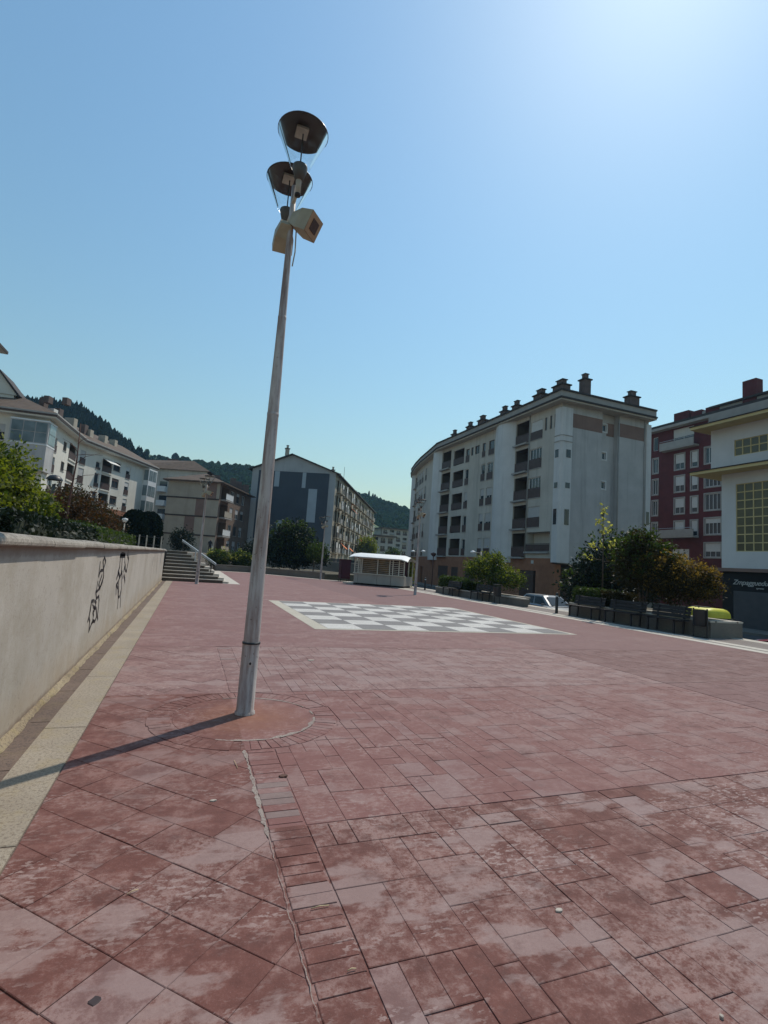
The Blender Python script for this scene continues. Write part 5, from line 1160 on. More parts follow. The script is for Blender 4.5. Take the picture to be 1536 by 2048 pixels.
kt = atY(822, 1140, 34); bush('small_shrub', 'light green sapling right behind the kiosk', (kt.x, 34.5, STREET), [(0, 0, 2.0, 0.45, 0.45, 0.9), (0.1, 0, 2.7, 0.35, 0.35, 0.4)], 90, 14, 0.12, 0.09, 'leaf_yellowgreen')

# -- street-side planters
def planter(label, y0, y1, h, soil=True):
    r = empty('planter', (15.55, (y0 + y1) / 2, 0), label, 'planter', 'low concrete planters along the street'); x0, x1 = 14.85, 16.25
    for a in ((x0, x0 + 0.22, y0, y1), (x1 - 0.22, x1, y0, y1), (x0 + 0.22, x1 - 0.22, y0, y0 + 0.22), (x0 + 0.22, x1 - 0.22, y1 - 0.22, y1)):
        w_ = MB().box(a[0], a[1], a[2], a[3], -0.006, h).out('planter_wall', 'planter_concrete', r)
        MB().box(a[0] - 0.03, a[1] + 0.03, a[2] - 0.001, a[3] + 0.001, h, h + 0.05).out('planter_rim', 'pale_stone', w_)
    MB().box(x0 + 0.2, x1 - 0.2, y0 + 0.2, y1 - 0.2, -0.004, h - 0.06).out('soil', 'earth', r); return r
planter('long concrete planter nearest the yellow-lidded container', 10.9, 17.0, 0.46); planter('concrete planter behind the benches near the silver car', 21.45, 29.2, 0.34)
lw_ = empty('low_wall', (14.95, 20.7, 0), 'short low concrete wall running on from the planter to the silver car', 'wall'); MB().box(14.86, 15.06, 20.0, 21.44, -0.006, 0.34).out('wall_body', 'planter_concrete', lw_); MB().box(14.83, 15.09, 19.98, 21.44, 0.34, 0.39).out('wall_coping', 'pale_stone', lw_)
hedge('clipped_hedge', 'bright-topped clipped hedge in the planter under the sapling with pale leaves', 15.0, 16.1, 15.5, 16.9, 0.40, 1.04, 7000, 0.05, 'leaf_green')
hedge('clipped_hedge', 'dim brownish hedge next to the bright-topped hedge', 15.0, 16.1, 14.75, 15.45, 0.40, 1.0, 3500, 0.05, 'leaf_olive')
hedge('clipped_hedge', 'clipped hedge beside the parked motorcycles', 15.0, 16.15, 27.4, 29.0, 0.30, 0.98, 6000, 0.06, 'leaf_green'); hedge('clipped_hedge', 'lower hedge block next to the motorcycle hedge', 15.0, 16.1, 25.7, 27.3, 0.30, 0.80, 5000, 0.06, 'leaf_green')
bush('flowering_shrub', 'green shrub spilling over the planter behind the dark litter bin', (15.55, 23.9, 0.28), [(0.0, 0.9, 1.35, 0.75, 1.3, 0.8), (0.0, -0.6, 1.15, 0.75, 1.2, 0.75), (0.1, 2.0, 1.35, 0.6, 0.8, 0.6), (0, -1.9, 0.9, 0.55, 0.8, 0.5), (0.0, 0.2, 1.8, 0.6, 0.9, 0.55)], 520, 16, 0.12, 0.07, 'leaf_green', second=('leaf_yellowgreen', 0.35))
sp = empty('sapling', (15.5, 15.9, 0.4), 'slender sapling with backlit pale leaves rising from the bright hedge', 'tree')
MB(True).tube([(15.5, 15.9, 0.3), (15.51, 15.9, 2.3), (15.48, 15.93, 4.55)], [0.032, 0.026, 0.008], 7).out('trunk', 'bark', sp)
bm = MB(True); lp = []
for z0, dx, dy, dz in ((2.25, 0.35, -0.75, 0.12), (2.3, -0.3, 0.75, 0.18), (2.75, 0.25, -0.5, 0.35), (2.7, -0.2, 0.5, 0.25), (3.3, 0.1, -0.25, 0.35), (3.6, -0.1, 0.22, 0.35), (4.1, 0.08, 0.1, 0.3)):
    a = Vector((15.5, 15.9, z0)); b = a + Vector((dx, dy, dz)); bm.tube([a, a.lerp(b, 0.5) + Vector((0, 0, -0.03)), b], [0.012, 0.009, 0.004], 5)
    for _ in range(20): lp.append(tuple(a.lerp(b, random.uniform(0.45, 1.08)) + Vector([random.gauss(0, 0.06) for _ in range(3)])))
for _ in range(50): lp.append((15.49 + random.gauss(0, 0.10), 15.91 + random.gauss(0, 0.10), random.uniform(2.8, 4.6)))
bm.out('branches', 'bark', sp); put_leaves('crown', np.array(lp), 0.095, 'leaf_pale', sp)
bush('dense_tree', 'tall dark tree behind the sapling with the pale leaves', (18.9, 18.6, STREET), [(0.0, 0.3, 3.1, 1.5, 1.6, 1.6), (0.3, -1.3, 2.8, 1.2, 1.3, 1.4), (-0.4, 1.5, 2.3, 1.1, 1.2, 1.3), (0.2, -0.4, 4.0, 0.9, 0.9, 0.8), (0, 1.2, 1.9, 1.4, 1.2, 1.0)], 620, 20, 0.20, 0.11, 'leaf_dark', 'tree', None, ('leaf_green', 0.15), 0.5)
bush('flowering_shrub', 'olive shrub between the dark tree and the golden bush', (15.6, 14.0, 0.4), [(0.0, 0.5, 1.8, 0.75, 0.9, 1.1), (0.1, -0.5, 1.65, 0.75, 0.9, 0.95), (0, 0.2, 2.4, 0.5, 0.6, 0.7)], 480, 17, 0.13, 0.07, 'leaf_olive', 'bush', None, ('leaf_green', 0.4), 0.5)
bush('flowering_shrub', 'golden backlit bush beside the yellow-lidded container', (15.6, 12.75, 0.4), [(0.0, 0.1, 1.25, 0.75, 1.0, 0.9), (0.1, -0.85, 1.15, 0.6, 0.75, 0.6), (0, 0.7, 1.45, 0.6, 0.65, 0.8)], 560, 17, 0.11, 0.055, 'leaf_olive', 'bush', None, ('leaf_gold', 0.6), 0.5)

# ================================================================== STREET FURNITURE
def bench(label, y0, y1, x=14.50):
    r = empty('bench', (x, (y0 + y1) / 2, 0), label, 'bench', 'dark slatted benches in the planter shade')
    for k in range(4): MB().box(x - 0.22 + k * 0.115, x - 0.125 + k * 0.115, y0, y1, 0.42, 0.455).out('seat_slat', 'bench_wood', r)
    for k in range(3): MB().obox((x + 0.26 + k * 0.028, (y0 + y1) / 2, 0.55 + k * 0.115), (0.012, 0, 0.006), (0, (y1 - y0) / 2, 0), (0.012, 0, 0.045)).out('back_slat', 'bench_wood', r)
    for yy in (y0 + 0.22, y1 - 0.22):
        MB().box(x - 0.2, x - 0.15, yy - 0.025, yy + 0.025, 0.0, 0.42).out('leg', 'dark_metal', r); MB().obox((x + 0.26, yy, 0.42), (0.022, 0, 0), (0, 0.025, 0), (0.04, 0, 0.42)).out('leg', 'dark_metal', r)
        MB().box(x - 0.2, x + 0.24, yy - 0.02, yy + 0.02, 0.385, 0.418).out('seat_bearer', 'dark_metal', r)
bench('dark slatted bench under the bright-topped hedge', 15.0, 16.6); bench('dark slatted bench between the other benches and the golden bush', 13.15, 14.75); bench('dark bench nearest the litter bin by the container', 11.5, 12.9)
bench('dark slatted bench before the motorcycle hedge', 25.8, 27.4); bench('dark slatted bench left of the litter bin near the car', 22.6, 24.2)
def litter_bin(label, x, y):
    r = empty('litter_bin', (x, y, 0), label, 'bin', 'dark litter bins on posts')
    MB(True).lathe([(0.0, 0.34), (0.17, 0.34), (0.19, 0.36), (0.20, 0.80), (0.205, 0.82), (0.19, 0.82), (0.17, 0.40)], (x, y, 0), 16).out('basket', 'dark_metal', r)
    for s_ in (-1, 1): MB().tube([(x, y + s_ * 0.22, 0), (x, y + s_ * 0.22, 0.86)], 0.022, 6).out('post', 'dark_metal', r)
    MB().box(x - 0.05, x + 0.05, y - 0.24, y + 0.24, 0.0, 0.02).out('foot', 'dark_metal', r)
    MB().box(x - 0.13, x + 0.13, y - 0.23, y + 0.23, 0.90, 0.93).out('hood', 'dark_metal', r)
litter_bin('dark litter bin in front of the end of the planter with the golden bush', 14.6, 11.05); litter_bin('dark litter bin left of the silver car', 14.4, 21.6)
for k, (x, y, lab) in enumerate(((14.5, 17.35, 'dark bollard right of the silver car'), (15.2, 31.5, 'dark bollard beside the motorcycles'))):
    b_ = empty('bollard', (x, y, 0), lab, 'bollard', 'dark bollards at the kerb'); MB(True).lathe([(0.06, 0), (0.06, 0.8), (0.045, 0.84), (0.0, 0.86)], (x, y, 0), 14).out('post', 'dark_metal', b_); MB(True).lathe([(0.064, 0.68), (0.066, 0.69), (0.066, 0.73), (0.064, 0.74)], (x, y, 0), 14).out('band', 'rail_metal', b_)
# container with the yellow lid
ct = empty('waste_container', (18.1, 13.42, STREET), 'waste container with a domed yellow lid behind the planter end', 'container')
cx, cy = 18.1, 13.42
b_ = MB(); b_.strip([[(cx - 0.5, cy - 0.46, STREET + 0.15), (cx + 0.5, cy - 0.46, STREET + 0.15), (cx + 0.5, cy + 0.46, STREET + 0.15), (cx - 0.5, cy + 0.46, STREET + 0.15)], [(cx - 0.62, cy - 0.56, 0.42), (cx + 0.62, cy - 0.56, 0.42), (cx + 0.62, cy + 0.56, 0.42), (cx - 0.62, cy + 0.56, 0.42)]], True); b_.f += [(3, 2, 1, 0), (4, 5, 6, 7)]; b_.out('body', 'bin_green', ct)
ld = MB(True); ringz = []
for t in np.linspace(0, 1, 6):
    a = t * math.pi / 2; k = math.cos(a) ** 0.45 if t < 1 else 0.02; zz = 0.43 + 0.34 * math.sin(a) ** 0.8
    w_, l_ = 0.65 * k, 0.58 * (0.35 + 0.65 * k) if t < 1 else 0.18; ringz.append([(cx + w_ * math.copysign(abs(math.cos(q)) ** 0.45, math.cos(q)), cy + l_ * math.copysign(abs(math.sin(q)) ** 0.45, math.sin(q)), zz) for q in [2 * math.pi * k2 / 24 for k2 in range(24)]])
ld.strip(ringz, True); ld.out('lid', 'bin_yellow', ct); MB().box(cx - 0.66, cx + 0.66, cy + 0.22, cy + 0.25, 0.44, 0.70).out('lid_seam', 'bin_green', ct)
for i in (-1, 1):
    for j in (-1, 1): MB(True).tube([(cx + i * 0.42 - 0.03, cy + j * 0.38, STREET + 0.09), (cx + i * 0.42 + 0.03, cy + j * 0.38, STREET + 0.09)], 0.09, 12).out('wheel', 'tyre', ct)
# kiosk
KL, KR = Vector((11.1, 34.8)), Vector((14.0, 32.4)); _, kd_, kn_, KW = face_frame(KL, KR); KD = 2.2
kio = empty('kiosk', tuple((KL + KR) / 2 - kn_ * KD / 2) + (0,), 'cream kiosk with a white sheet roof and glazed upper half', 'kiosk')
kb = KL - kn_ * KD; kbr = KR - kn_ * KD
def kpt(u, y, z): p = KL + kd_ * u - kn_ * y; return (p.x, p.y, z)
def kbox(name, u0, u1, y0, y1, z0, z1, m, par=None):
    c = KL + kd_ * (u0 + u1) / 2 - kn_ * (y0 + y1) / 2
    return MB().obox((c.x, c.y, (z0 + z1) / 2), (kd_.x * (u1 - u0) / 2, kd_.y * (u1 - u0) / 2, 0), (-kn_.x * (y1 - y0) / 2, -kn_.y * (y1 - y0) / 2, 0), (0, 0, (z1 - z0) / 2)).out(name, m, par or kio)
kbox('plinth', 0.12, KW - 0.12, 0.12, KD - 0.1, 0.0, 0.12, 'shop_black')
ks = [0, 0.32, KW * 0.47, KW * 0.74, KW]
for a, b in zip(ks[:-1], ks[1:]): kbox('panel', a + 0.012, b - 0.012, 0, 0.06, 0.12, 0.78, 'kiosk_panel')
kbox('side_panel', 0, 0.06, 0.06, KD, 0.12, 0.78, 'kiosk_panel'); kbox('side_panel', KW - 0.06, KW, 0.06, KD, 0.12, 0.78, 'kiosk_panel'); kbox('back_panel', 0.06, KW - 0.06, KD - 0.06, KD, 0.12, 0.78, 'kiosk_panel')
kbox('sill', -0.06, KW + 0.06, -0.07, 0.10, 0.78, 0.84, 'kiosk_frame')
for u_ in (0.0, 0.28, 0.55, KW * 0.46, KW * 0.70, KW * 0.76, KW * 0.88, KW - 0.07): kbox('post', u_, u_ + 0.06, 0.0, 0.06, 0.84, 1.88, 'kiosk_frame')
for u_ in (0.0, KW - 0.06): kbox('post', u_, u_ + 0.06, KD - 0.06, KD, 0.78, 1.88, 'kiosk_frame'); kbox('post', u_, u_ + 0.06, KD * 0.5, KD * 0.5 + 0.06, 0.78, 1.88, 'kiosk_frame')
kbox('pane', 0.62, KW * 0.70, 0.10, 0.12, 0.86, 1.86, 'amber_reflection')
kbox('inner_wall', 0.1, KW - 0.1, 1.1, 1.15, 0.3, 1.86, 'maroon_paint')
for k in range(7):
    kbox('louvre', 0.64, KW * 0.69, 0.085, 0.098, 0.925 + k * 0.13, 0.945 + k * 0.13, 'kiosk_panel'); kbox('louvre', 0.06, 0.55, 0.075, 0.10, 0.92 + k * 0.13, 0.955 + k * 0.13, 'kiosk_frame'); kbox('louvre', KW * 0.72, KW - 0.08, 0.075, 0.10, 0.92 + k * 0.13, 0.955 + k * 0.13, 'kiosk_frame')
kbox('beam', -0.02, KW + 0.02, -0.02, 0.08, 1.86, 1.93, 'kiosk_frame'); kbox('beam', -0.02, 0.06, 0.08, KD, 1.86, 1.93, 'kiosk_frame'); kbox('beam', KW - 0.06, KW + 0.02, 0.08, KD, 1.86, 1.93, 'kiosk_frame')
rm = MB(True); rings = []
for t in np.linspace(0, 1, 9):
    y_ = -0.38 + t * (KD + 0.7); z_ = 1.93 + 0.30 * math.sin(math.pi * min(t * 1.15, 1)) ** 0.8; e = 0.30 - 0.14 * (1 - abs(2 * t - 1)); rings.append([kpt(-e, y_, z_), kpt(-e + 0.35, y_, z_ + 0.05), kpt(KW + e - 0.45, y_, z_ + 0.03), kpt(KW + e, y_, z_ - 0.10)])
rm.strip(rings); rm.strip([[(p[0], p[1], p[2] - 0.05) for p in r] for r in rings]); rm.out('roof', 'kiosk_roof', kio)
kbox('doorstep', -0.85, -0.05, 0.1, 1.5, 0.0, 0.10, 'pale_stone')
# maroon news cabinet left of the kiosk
mp_ = gnd(694, 1164); mc = empty('news_cabinet', (mp_.x, mp_.y + 0.8, 0), 'tall maroon cabinet on short legs beside the kiosk', 'cabinet')
MB().box(mp_.x - 0.42, mp_.x + 0.36, mp_.y + 0.5, mp_.y + 1.1, 0.22, 1.66).out('body', 'maroon_paint', mc); MB().box(mp_.x - 0.46, mp_.x + 0.40, mp_.y + 0.44, mp_.y + 1.14, 1.66, 1.74).out('top', 'maroon_paint', mc); MB().box(mp_.x - 0.34, mp_.x + 0.28, mp_.y + 0.47, mp_.y + 0.503, 0.35, 1.05).out('door', 'maroon_paint', mc)
for i in (-0.36, 0.30):
    for j in (0.55, 1.05): MB().tube([(mp_.x + i, mp_.y + j, 0), (mp_.x + i, mp_.y + j, 0.23)], 0.03, 6).out('leg', 'dark_metal', mc)
# twin-arm street lamps on the far pavement
def street_lamp(label, px_, py_, X, twin=True):
    h = atX(px_, py_, X); r = empty('street_lamp', (X, h.y, STREET), label, 'street lamp', 'street lamps along the far kerb')
    MB(True).tube([(X, h.y, STREET), (X, h.y, h.z + 0.1)], [0.08, 0.05], 8).out('pole', 'lamp_stem', r)
    for s_ in ((-1, 1) if twin else (1,)):
        MB(True).tube([(X, h.y, h.z), (X, h.y + s_ * 0.95, h.z + 0.05)], 0.025, 6).out('arm', 'lamp_stem', r); MB(True).lathe([(0.0, 0.16), (0.16, 0.10), (0.22, 0.0), (0.0, -0.04)], (X, h.y + s_ * 1.1, h.z + 0.02), 14).out('head', 'frame_white', r)
street_lamp('twin-armed street lamp behind the lamp post near the kiosk', 836, 1104, 19.2); street_lamp('street lamp with a white head above the green planter shrub', 962, 1106, 19.2, False)
rl = atX(867, 1109, 30.6); r = empty('heritage_lamp', (30.6, rl.y, STREET), 'thin dark red lamp standard before the brick ground floor', 'street lamp'); MB(True).tube([(30.6, rl.y, STREET), (30.6, rl.y, rl.z)], 0.07, 8).out('pole', 'bark_red', r); MB(True).lathe([(0.0, 0.3), (0.35, 0.15), (0.4, 0.05), (0.15, -0.25), (0.0, -0.25)], (30.6, rl.y, rl.z), 12).out('head', 'bark_red', r)

# ================================================================== VEHICLES
def car(name, label, loc, rz, paint, L=4.1, Wd=1.74, H=1.46, group='cars parked along the street'):
    """hatchback: nose towards local -Y"""
    r = empty(name, loc, label, 'car', group, rz); hw = Wd / 2
    prof = [(-L / 2, 0.32), (-L / 2 + 0.02, 0.62), (-L / 2 + 0.18, 0.74), (-L / 2 + 1.0, 0.90), (-L / 2 + 1.15, 0.94), (L / 2 - 0.30, 0.98), (L / 2 - 0.05, 0.90), (L / 2, 0.60), (L / 2 - 0.02, 0.34), (L / 2 - 0.1, 0.22), (-L / 2 + 0.1, 0.20)]
    b = MB(True); secs = []
    for x, k in ((-hw, 0.90), (-hw + 0.05, 0.97), (-hw + 0.22, 1.0), (hw - 0.22, 1.0), (hw - 0.05, 0.97), (hw, 0.90)):
        secs.append([(x, y * (0.97 + 0.03 * k), 0.2 + (z - 0.2) * (k if z > 0.5 else 1)) for y, z in prof])
    b.strip(secs, True); n = len(prof); b.f += [tuple(range(n)), tuple(range(6 * n - 1, 5 * n - 1, -1))]; b.local('body', paint, r)
    y0, y1, y2, y3 = -L / 2 + 1.05, -L / 2 + 1.85, L / 2 - 0.75, L / 2 - 0.22; bw, tw_ = hw - 0.10, hw - 0.30
    cab = [[(-bw, y0, 0.92), (-tw_, y1, H - 0.03), (-tw_, y2, H - 0.02), (-bw, y3, 0.95)], [(-bw * 0.5, y0 - 0.05, 0.93), (-tw_ * 0.5, y1 - 0.03, H), (-tw_ * 0.5, y2 + 0.03, H), (-bw * 0.5, y3 + 0.04, 0.96)], [(bw * 0.5, y0 - 0.05, 0.93), (tw_ * 0.5, y1 - 0.03, H), (tw_ * 0.5, y2 + 0.03, H), (bw * 0.5, y3 + 0.04, 0.96)], [(bw, y0, 0.92), (tw_, y1, H - 0.03), (tw_, y2, H - 0.02), (bw, y3, 0.95)]]
    c = MB(); c.strip(cab); c.f += [(0, 1, 2, 3), (15, 14, 13, 12)]; cb2 = c.local('cabin', paint, r)
    e = 0.012
    def quad(nm, p): 
        g_ = MB(); g_.add(p, [(0, 1, 2, 3)]); return g_.local(nm, 'car_glass', cb2)
    f_ = lambda a, b_, t: tuple(np.array(a) * (1 - t) + np.array(b_) * t)
    for nm, (A_, B_, C_, D_), off in (('windscreen', ((-bw, y0, .92), (bw, y0, .92), (tw_, y1, H - .03), (-tw_, y1, H - .03)), (0, -0.06, 0.012)), ('rear_window', ((bw, y3, .95), (-bw, y3, .95), (-tw_, y2, H - .02), (tw_, y2, H - .02)), (0, 0.06, 0.012))):
        p = [f_(f_(A_, B_, s_), f_(D_, C_, s_), t) for s_, t in ((0.09, 0.08), (0.91, 0.08), (0.92, 0.88), (0.08, 0.88))]; quad(nm, [tuple(np.array(q) + np.array(off)) for q in p])
    for sgn in (-1, 1):
        A_, B_, C_, D_ = (sgn * bw, y0, .93), (sgn * bw, y3, .95), (sgn * tw_, y2, H - .02), (sgn * tw_, y1, H - .03)
        for s0, s1 in ((0.10, 0.46), (0.50, 0.92)): quad('side_window', [tuple(np.array(f_(f_(A_, B_, s_), f_(D_, C_, s_), t)) + np.array((sgn * e, 0, 0.004))) for s_, t in ((s0, 0.08), (s1, 0.08), (s1, 0.86), (s0, 0.86))])
        g_ = MB(); g_.obox((sgn * (hw + 0.07), y0 + 0.35, 0.99), (0.07, 0, 0), (0, 0.05, 0), (0, 0, 0.06)); g_.local('mirror', paint, r)
        g_ = MB(); g_.obox((sgn * (hw - 0.28), -L / 2 + 0.07, 0.66), (0.20, 0, 0), (0, 0.05, 0.02), (0, 0, 0.06)); g_.local('headlight', 'headlight', r)
        g_ = MB(); g_.obox((sgn * (hw - 0.14), L / 2 - 0.04, 0.78), (0.09, 0, 0), (0, 0.04, 0), (0, 0, 0.13)); g_.local('tail_light', 'car_red', r)
        for yy in (-L / 2 + 0.78, L / 2 - 0.72):
            t = MB(True); t.tube([(sgn * (hw - 0.19), yy, 0.30), (sgn * (hw + 0.012), yy, 0.30)], 0.30, 20); w_ = t.local('wheel', 'tyre', r); t = MB(True); t.tube([(sgn * (hw - 0.05), yy, 0.30), (sgn * (hw + 0.02), yy, 0.30)], 0.19, 14); t.local('rim', 'rim', w_)
    g_ = MB(); g_.obox((0, -L / 2 + 0.0, 0.42), (hw * 0.62, 0, 0), (0, 0.02, 0), (0, 0, 0.09)); g_.local('grille', 'dark_metal', r); return r
car('silver_car', 'silver hatchback in the gap between the two planters', (18.95, 23.3, STREET), 0.0, 'car_silver')
car('white_car', 'white car glimpsed through the gap under the golden bush', (21.6, 20.95, STREET), 0.0, 'car_white', H=1.72); car('red_car', 'dark red car cut by the right edge of the frame', (18.75, 9.65, STREET), math.pi, 'car_red').scale = (1, 1, 1.22)
def motorcycle(label, x, y, rz):
    r = empty('motorcycle', (x, y, STREET), label, 'motorcycle', 'motorcycles parked beside the kiosk', rz)
    for yy in (-0.62, 0.62): 
        t = MB(True); q = [(0.0, yy + 0.27 * math.cos(a), 0.30 + 0.27 * math.sin(a)) for a in np.linspace(0, 2 * math.pi, 17)]; t.tube(q, 0.05, 6, False); w_ = t.local('wheel', 'tyre', r); t = MB(True); t.tube([(-0.03, yy, 0.30), (0.03, yy, 0.30)], 0.18, 12); t.local('rim', 'rim', w_)
    t = MB(True); t.tube([(0, -0.45, 0.55), (0, 0.05, 0.50), (0, 0.5, 0.62), (0, 0.85, 0.80)], [0.10, 0.17, 0.16, 0.08], 10); t.local('body', 'dark_metal', r); t = MB(True); t.tube([(0, -0.1, 0.80), (0, 0.3, 0.78), (0, 0.75, 0.86)], [0.10, 0.14, 0.09], 8); t.local('seat', 'tyre', r)
    t = MB(True); t.tube([(0, -0.62, 0.30), (0, -0.42, 0.95)], 0.04, 8); t.local('fork', 'rim', r); t = MB(True); t.tube([(-0.34, -0.30, 1.02), (0, -0.42, 0.98), (0.34, -0.30, 1.02)], 0.022, 6); t.local('handlebar', 'dark_metal', r); t = MB(True); t.lathe([(0, 0.09), (0.08, 0.05), (0.10, -0.04), (0.0, -0.08)], (0, -0.52, 0.92), 12); t.local('headlamp', 'headlight', r)
    t = MB(); t.obox((0, -0.50, 1.20), (0.16, 0, 0), (0, 0.01, 0.02), (0, 0.05, 0.16)); t.local('screen', 'window_glass', r)
motorcycle('scooter-like dark motorcycle closest to the kiosk', 17.6, 35.3, R_(70)); motorcycle('dark motorcycle tight against the clipped hedge', 17.5, 33.4, R_(62))

# ================================================================== PERSON (small, walking past the tan house)
pq = atY(419, 1100, 64); per = empty('person', (pq.x, 64, TZ), 'person in dark clothes with a white bag walking past the tan house', 'person')
def skin(name, joints, edges, m, parent):
    me = bpy.data.meshes.new(name); me.from_pydata([j[0] for j in joints], edges, []); o = bpy.data.objects.new(name, me); COL.objects.link(o); o.parent = parent; me.materials.append(MATS[m])
    md = o.modifiers.new('Skin', 'SKIN')
    if not me.skin_vertices: me.skin_vertices.new()
    for i, j in enumerate(joints): me.skin_vertices[0].data[i].radius = (j[1], j[1] * (j[2] if len(j) > 2 else 1)); 
    me.skin_vertices[0].data[0].use_root = True
    o.modifiers.new('Sub', 'SUBSURF').levels = 1; return o
J = [((0, 0, .92), .13), ((0, 0, 1.15), .125), ((0, 0, 1.36), .14), ((0, -.02, 1.48), .055), ((0, -.03, 1.58), .085), ((0, -.02, 1.68), .075), ((.17, 0, 1.38), .055), ((.24, .06, 1.12), .045), ((.26, -.06, .90), .035), ((-.17, 0, 1.38), .055), ((-.24, -.08, 1.12), .045), ((-.22, -.22, .95), .035), ((.09, 0, .86), .085), ((.11, -.16, .48), .06), ((.11, -.12, .08), .045), ((.11, -.24, .04), .04), ((-.09, 0, .86), .085), ((-.1, .1, .48), .06), ((-.1, .32, .12), .045), ((-.1, .24, .05), .04)]
skin('body', J, [(0, 1), (1, 2), (2, 3), (3, 4), (4, 5), (2, 6), (6, 7), (7, 8), (2, 9), (9, 10), (10, 11), (0, 12), (12, 13), (13, 14), (14, 15), (0, 16), (16, 17), (17, 18), (18, 19)], 'cloth_dark', per)
MB(True).lathe([(0.0, -0.10), (0.062, -0.06), (0.078, 0.0), (0.06, 0.06), (0.0, 0.08)], (0.0, -0.05, 1.61), 12).local('face', 'skin', per)
hb_ = MB(); hb_.obox((0.30, -0.02, 0.72), (0.05, 0, 0), (0, 0.16, 0), (0, 0, 0.17)); bag = empty('carried_bag', (pq.x + 0.30, 64, TZ + 0.55), 'white bag in the hand of the person by the tan house', 'bag')
m_ = MB(); m_.obox((0, -0.02, 0.17), (0.05, 0, 0), (0, 0.15, 0), (0, 0, 0.16)); m_.local('pouch', 'cloth_white', bag); m_ = MB(); m_.tube([(0, -0.1, 0.33), (0, -0.03, 0.42), (0, 0.05, 0.33)], 0.01, 5); m_.local('handle', 'cloth_white', bag)

# ================================================================== HILLS
def ridge(name, prof, Y, m, depth, base=-2.0, back=120):
    """terrain rising to a ridge whose skyline passes through the given bearings"""
    pr = [atY(px_, py_, Y) for px_, py_ in prof]; xs = np.array([p.x for p in pr]); zs_ = np.array([p.z for p in pr])
    n = 90; X = np.linspace(xs[0], xs[-1], n); Z = np.interp(X, xs, zs_); rows_ = []
    for t in np.linspace(0, 1, 14):
        y = Y - depth * (1 - t); hgt = t ** 0.8 * (0.9 + 0.1 * t)
        sc_ = y / Y; rows_.append([(x * sc_ * (1.0) , y, base + (z - base) * hgt + (2.0 * math.sin(x * 0.11 + y * 0.05) + 1.5 * math.sin(x * 0.23 - y * 0.07)) * math.sin(math.pi * t)) for x, z in zip(X, Z)])
    rows_.append([(x * 1.25, Y + back, base + (z - base) * 0.6) for x, z in zip(X, Z)]); rows_.append([(x * 1.5, Y + back * 2.2, base) for x, z in zip(X, Z)])
    mb = MB(True); mb.strip(rows_); return structure(mb.out(name, m)), np.array(rows_[:14])
def wood(name, label, grid, n, h0, h1, w, m, tmin=0.0, tmax=1.0, conifer=True, dens=None, clump=0.0):
    """far-off wood that reads as one mass: many small crowns in one object"""
    V, F = [], []; g_ = grid; R0, C0 = g_.shape[:2]
    for _ in range(n):
        a = RNG.uniform(tmin, tmax) * (R0 - 1.001); b = RNG.uniform(0, 1) * (C0 - 1.001); i, j = int(a), int(b); fa, fb_ = a - i, b - j
        p = (g_[i, j] * (1 - fa) + g_[i + 1, j] * fa) * (1 - fb_) + (g_[i, j + 1] * (1 - fa) + g_[i + 1, j + 1] * fa) * fb_
        if dens is not None and math.sin(p[0] * 0.045 + 1.3) + math.sin(p[1] * 0.06 + p[0] * 0.021) + RNG.normal() * 0.4 < dens: continue
        h = RNG.uniform(h0, h1); r = w * RNG.uniform(0.7, 1.3) * h / h1; k = len(V); s_ = 5
        if conifer: rg = [(1.0, 0.12), (0.72, 0.35), (0.78, 0.38), (0.42, 0.66), (0.48, 0.68), (0.05, 1.0)]
        else: rg = [(0.5, 0.1), (0.95, 0.3), (1.0, 0.55), (0.75, 0.8), (0.3, 0.97)]
        for q, zz in rg:
            ph = RNG.uniform(0, 1)
            for e in range(s_):
                an = 2 * math.pi * (e + ph) / s_; rr = r * q * RNG.uniform(0.75, 1.2); V.append((p[0] + rr * math.cos(an), p[1] + rr * math.sin(an), p[2] + h * zz + RNG.normal() * 0.02 * h))
        for t in range(len(rg) - 1):
            for e in range(s_): e2 = (e + 1) % s_; F.append((k + t * s_ + e, k + t * s_ + e2, k + (t + 1) * s_ + e2, k + (t + 1) * s_ + e))
        F.append(tuple(k + (len(rg) - 1) * s_ + e for e in range(s_)))
    V = np.array(V); c = V.mean(0); c[2] = V[:, 2].min(); me = nme(V - c, F, name); o = link(name, me, m); o.location = c; tag(o, label, 'forest', kind='stuff'); return o
_, g1 = ridge('conifer_hill', [(-260, 800), (-120, 800), (0, 806), (60, 812), (95, 815), (160, 826), (200, 853), (240, 887), (275, 911), (330, 955), (380, 1010), (430, 1080)], 300, 'hill_grass', 150, back=60)
wood('conifer_wood', 'dark conifer wood covering the hill behind the cream house', g1, 8000, 3.5, 6.8, 2.1, 'leaf_conifer', 0.12, 1.0)
_, g2 = ridge('green_hill', [(-300, 800), (150, 880), (270, 898), (330, 920), (380, 925), (440, 933), (505, 936), (560, 945), (640, 965), (720, 992), (760, 1005), (812, 1021), (860, 1040), (960, 1080), (1100, 1110)], 430, 'hill_grass', 200, back=150)
wood('broadleaf_wood', 'patchy broadleaf wood on the green hill in the distance', g2, 13000, 2.2, 5.2, 2.2, 'leaf_broad', 0.1, 0.985, False, -0.8)
_, g3 = ridge('bare_slope', [(640, 1010), (700, 1030), (745, 1046), (765, 1058), (800, 1085), (850, 1115)], 240, 'hill_grass', 60, back=40)
ct_ = []
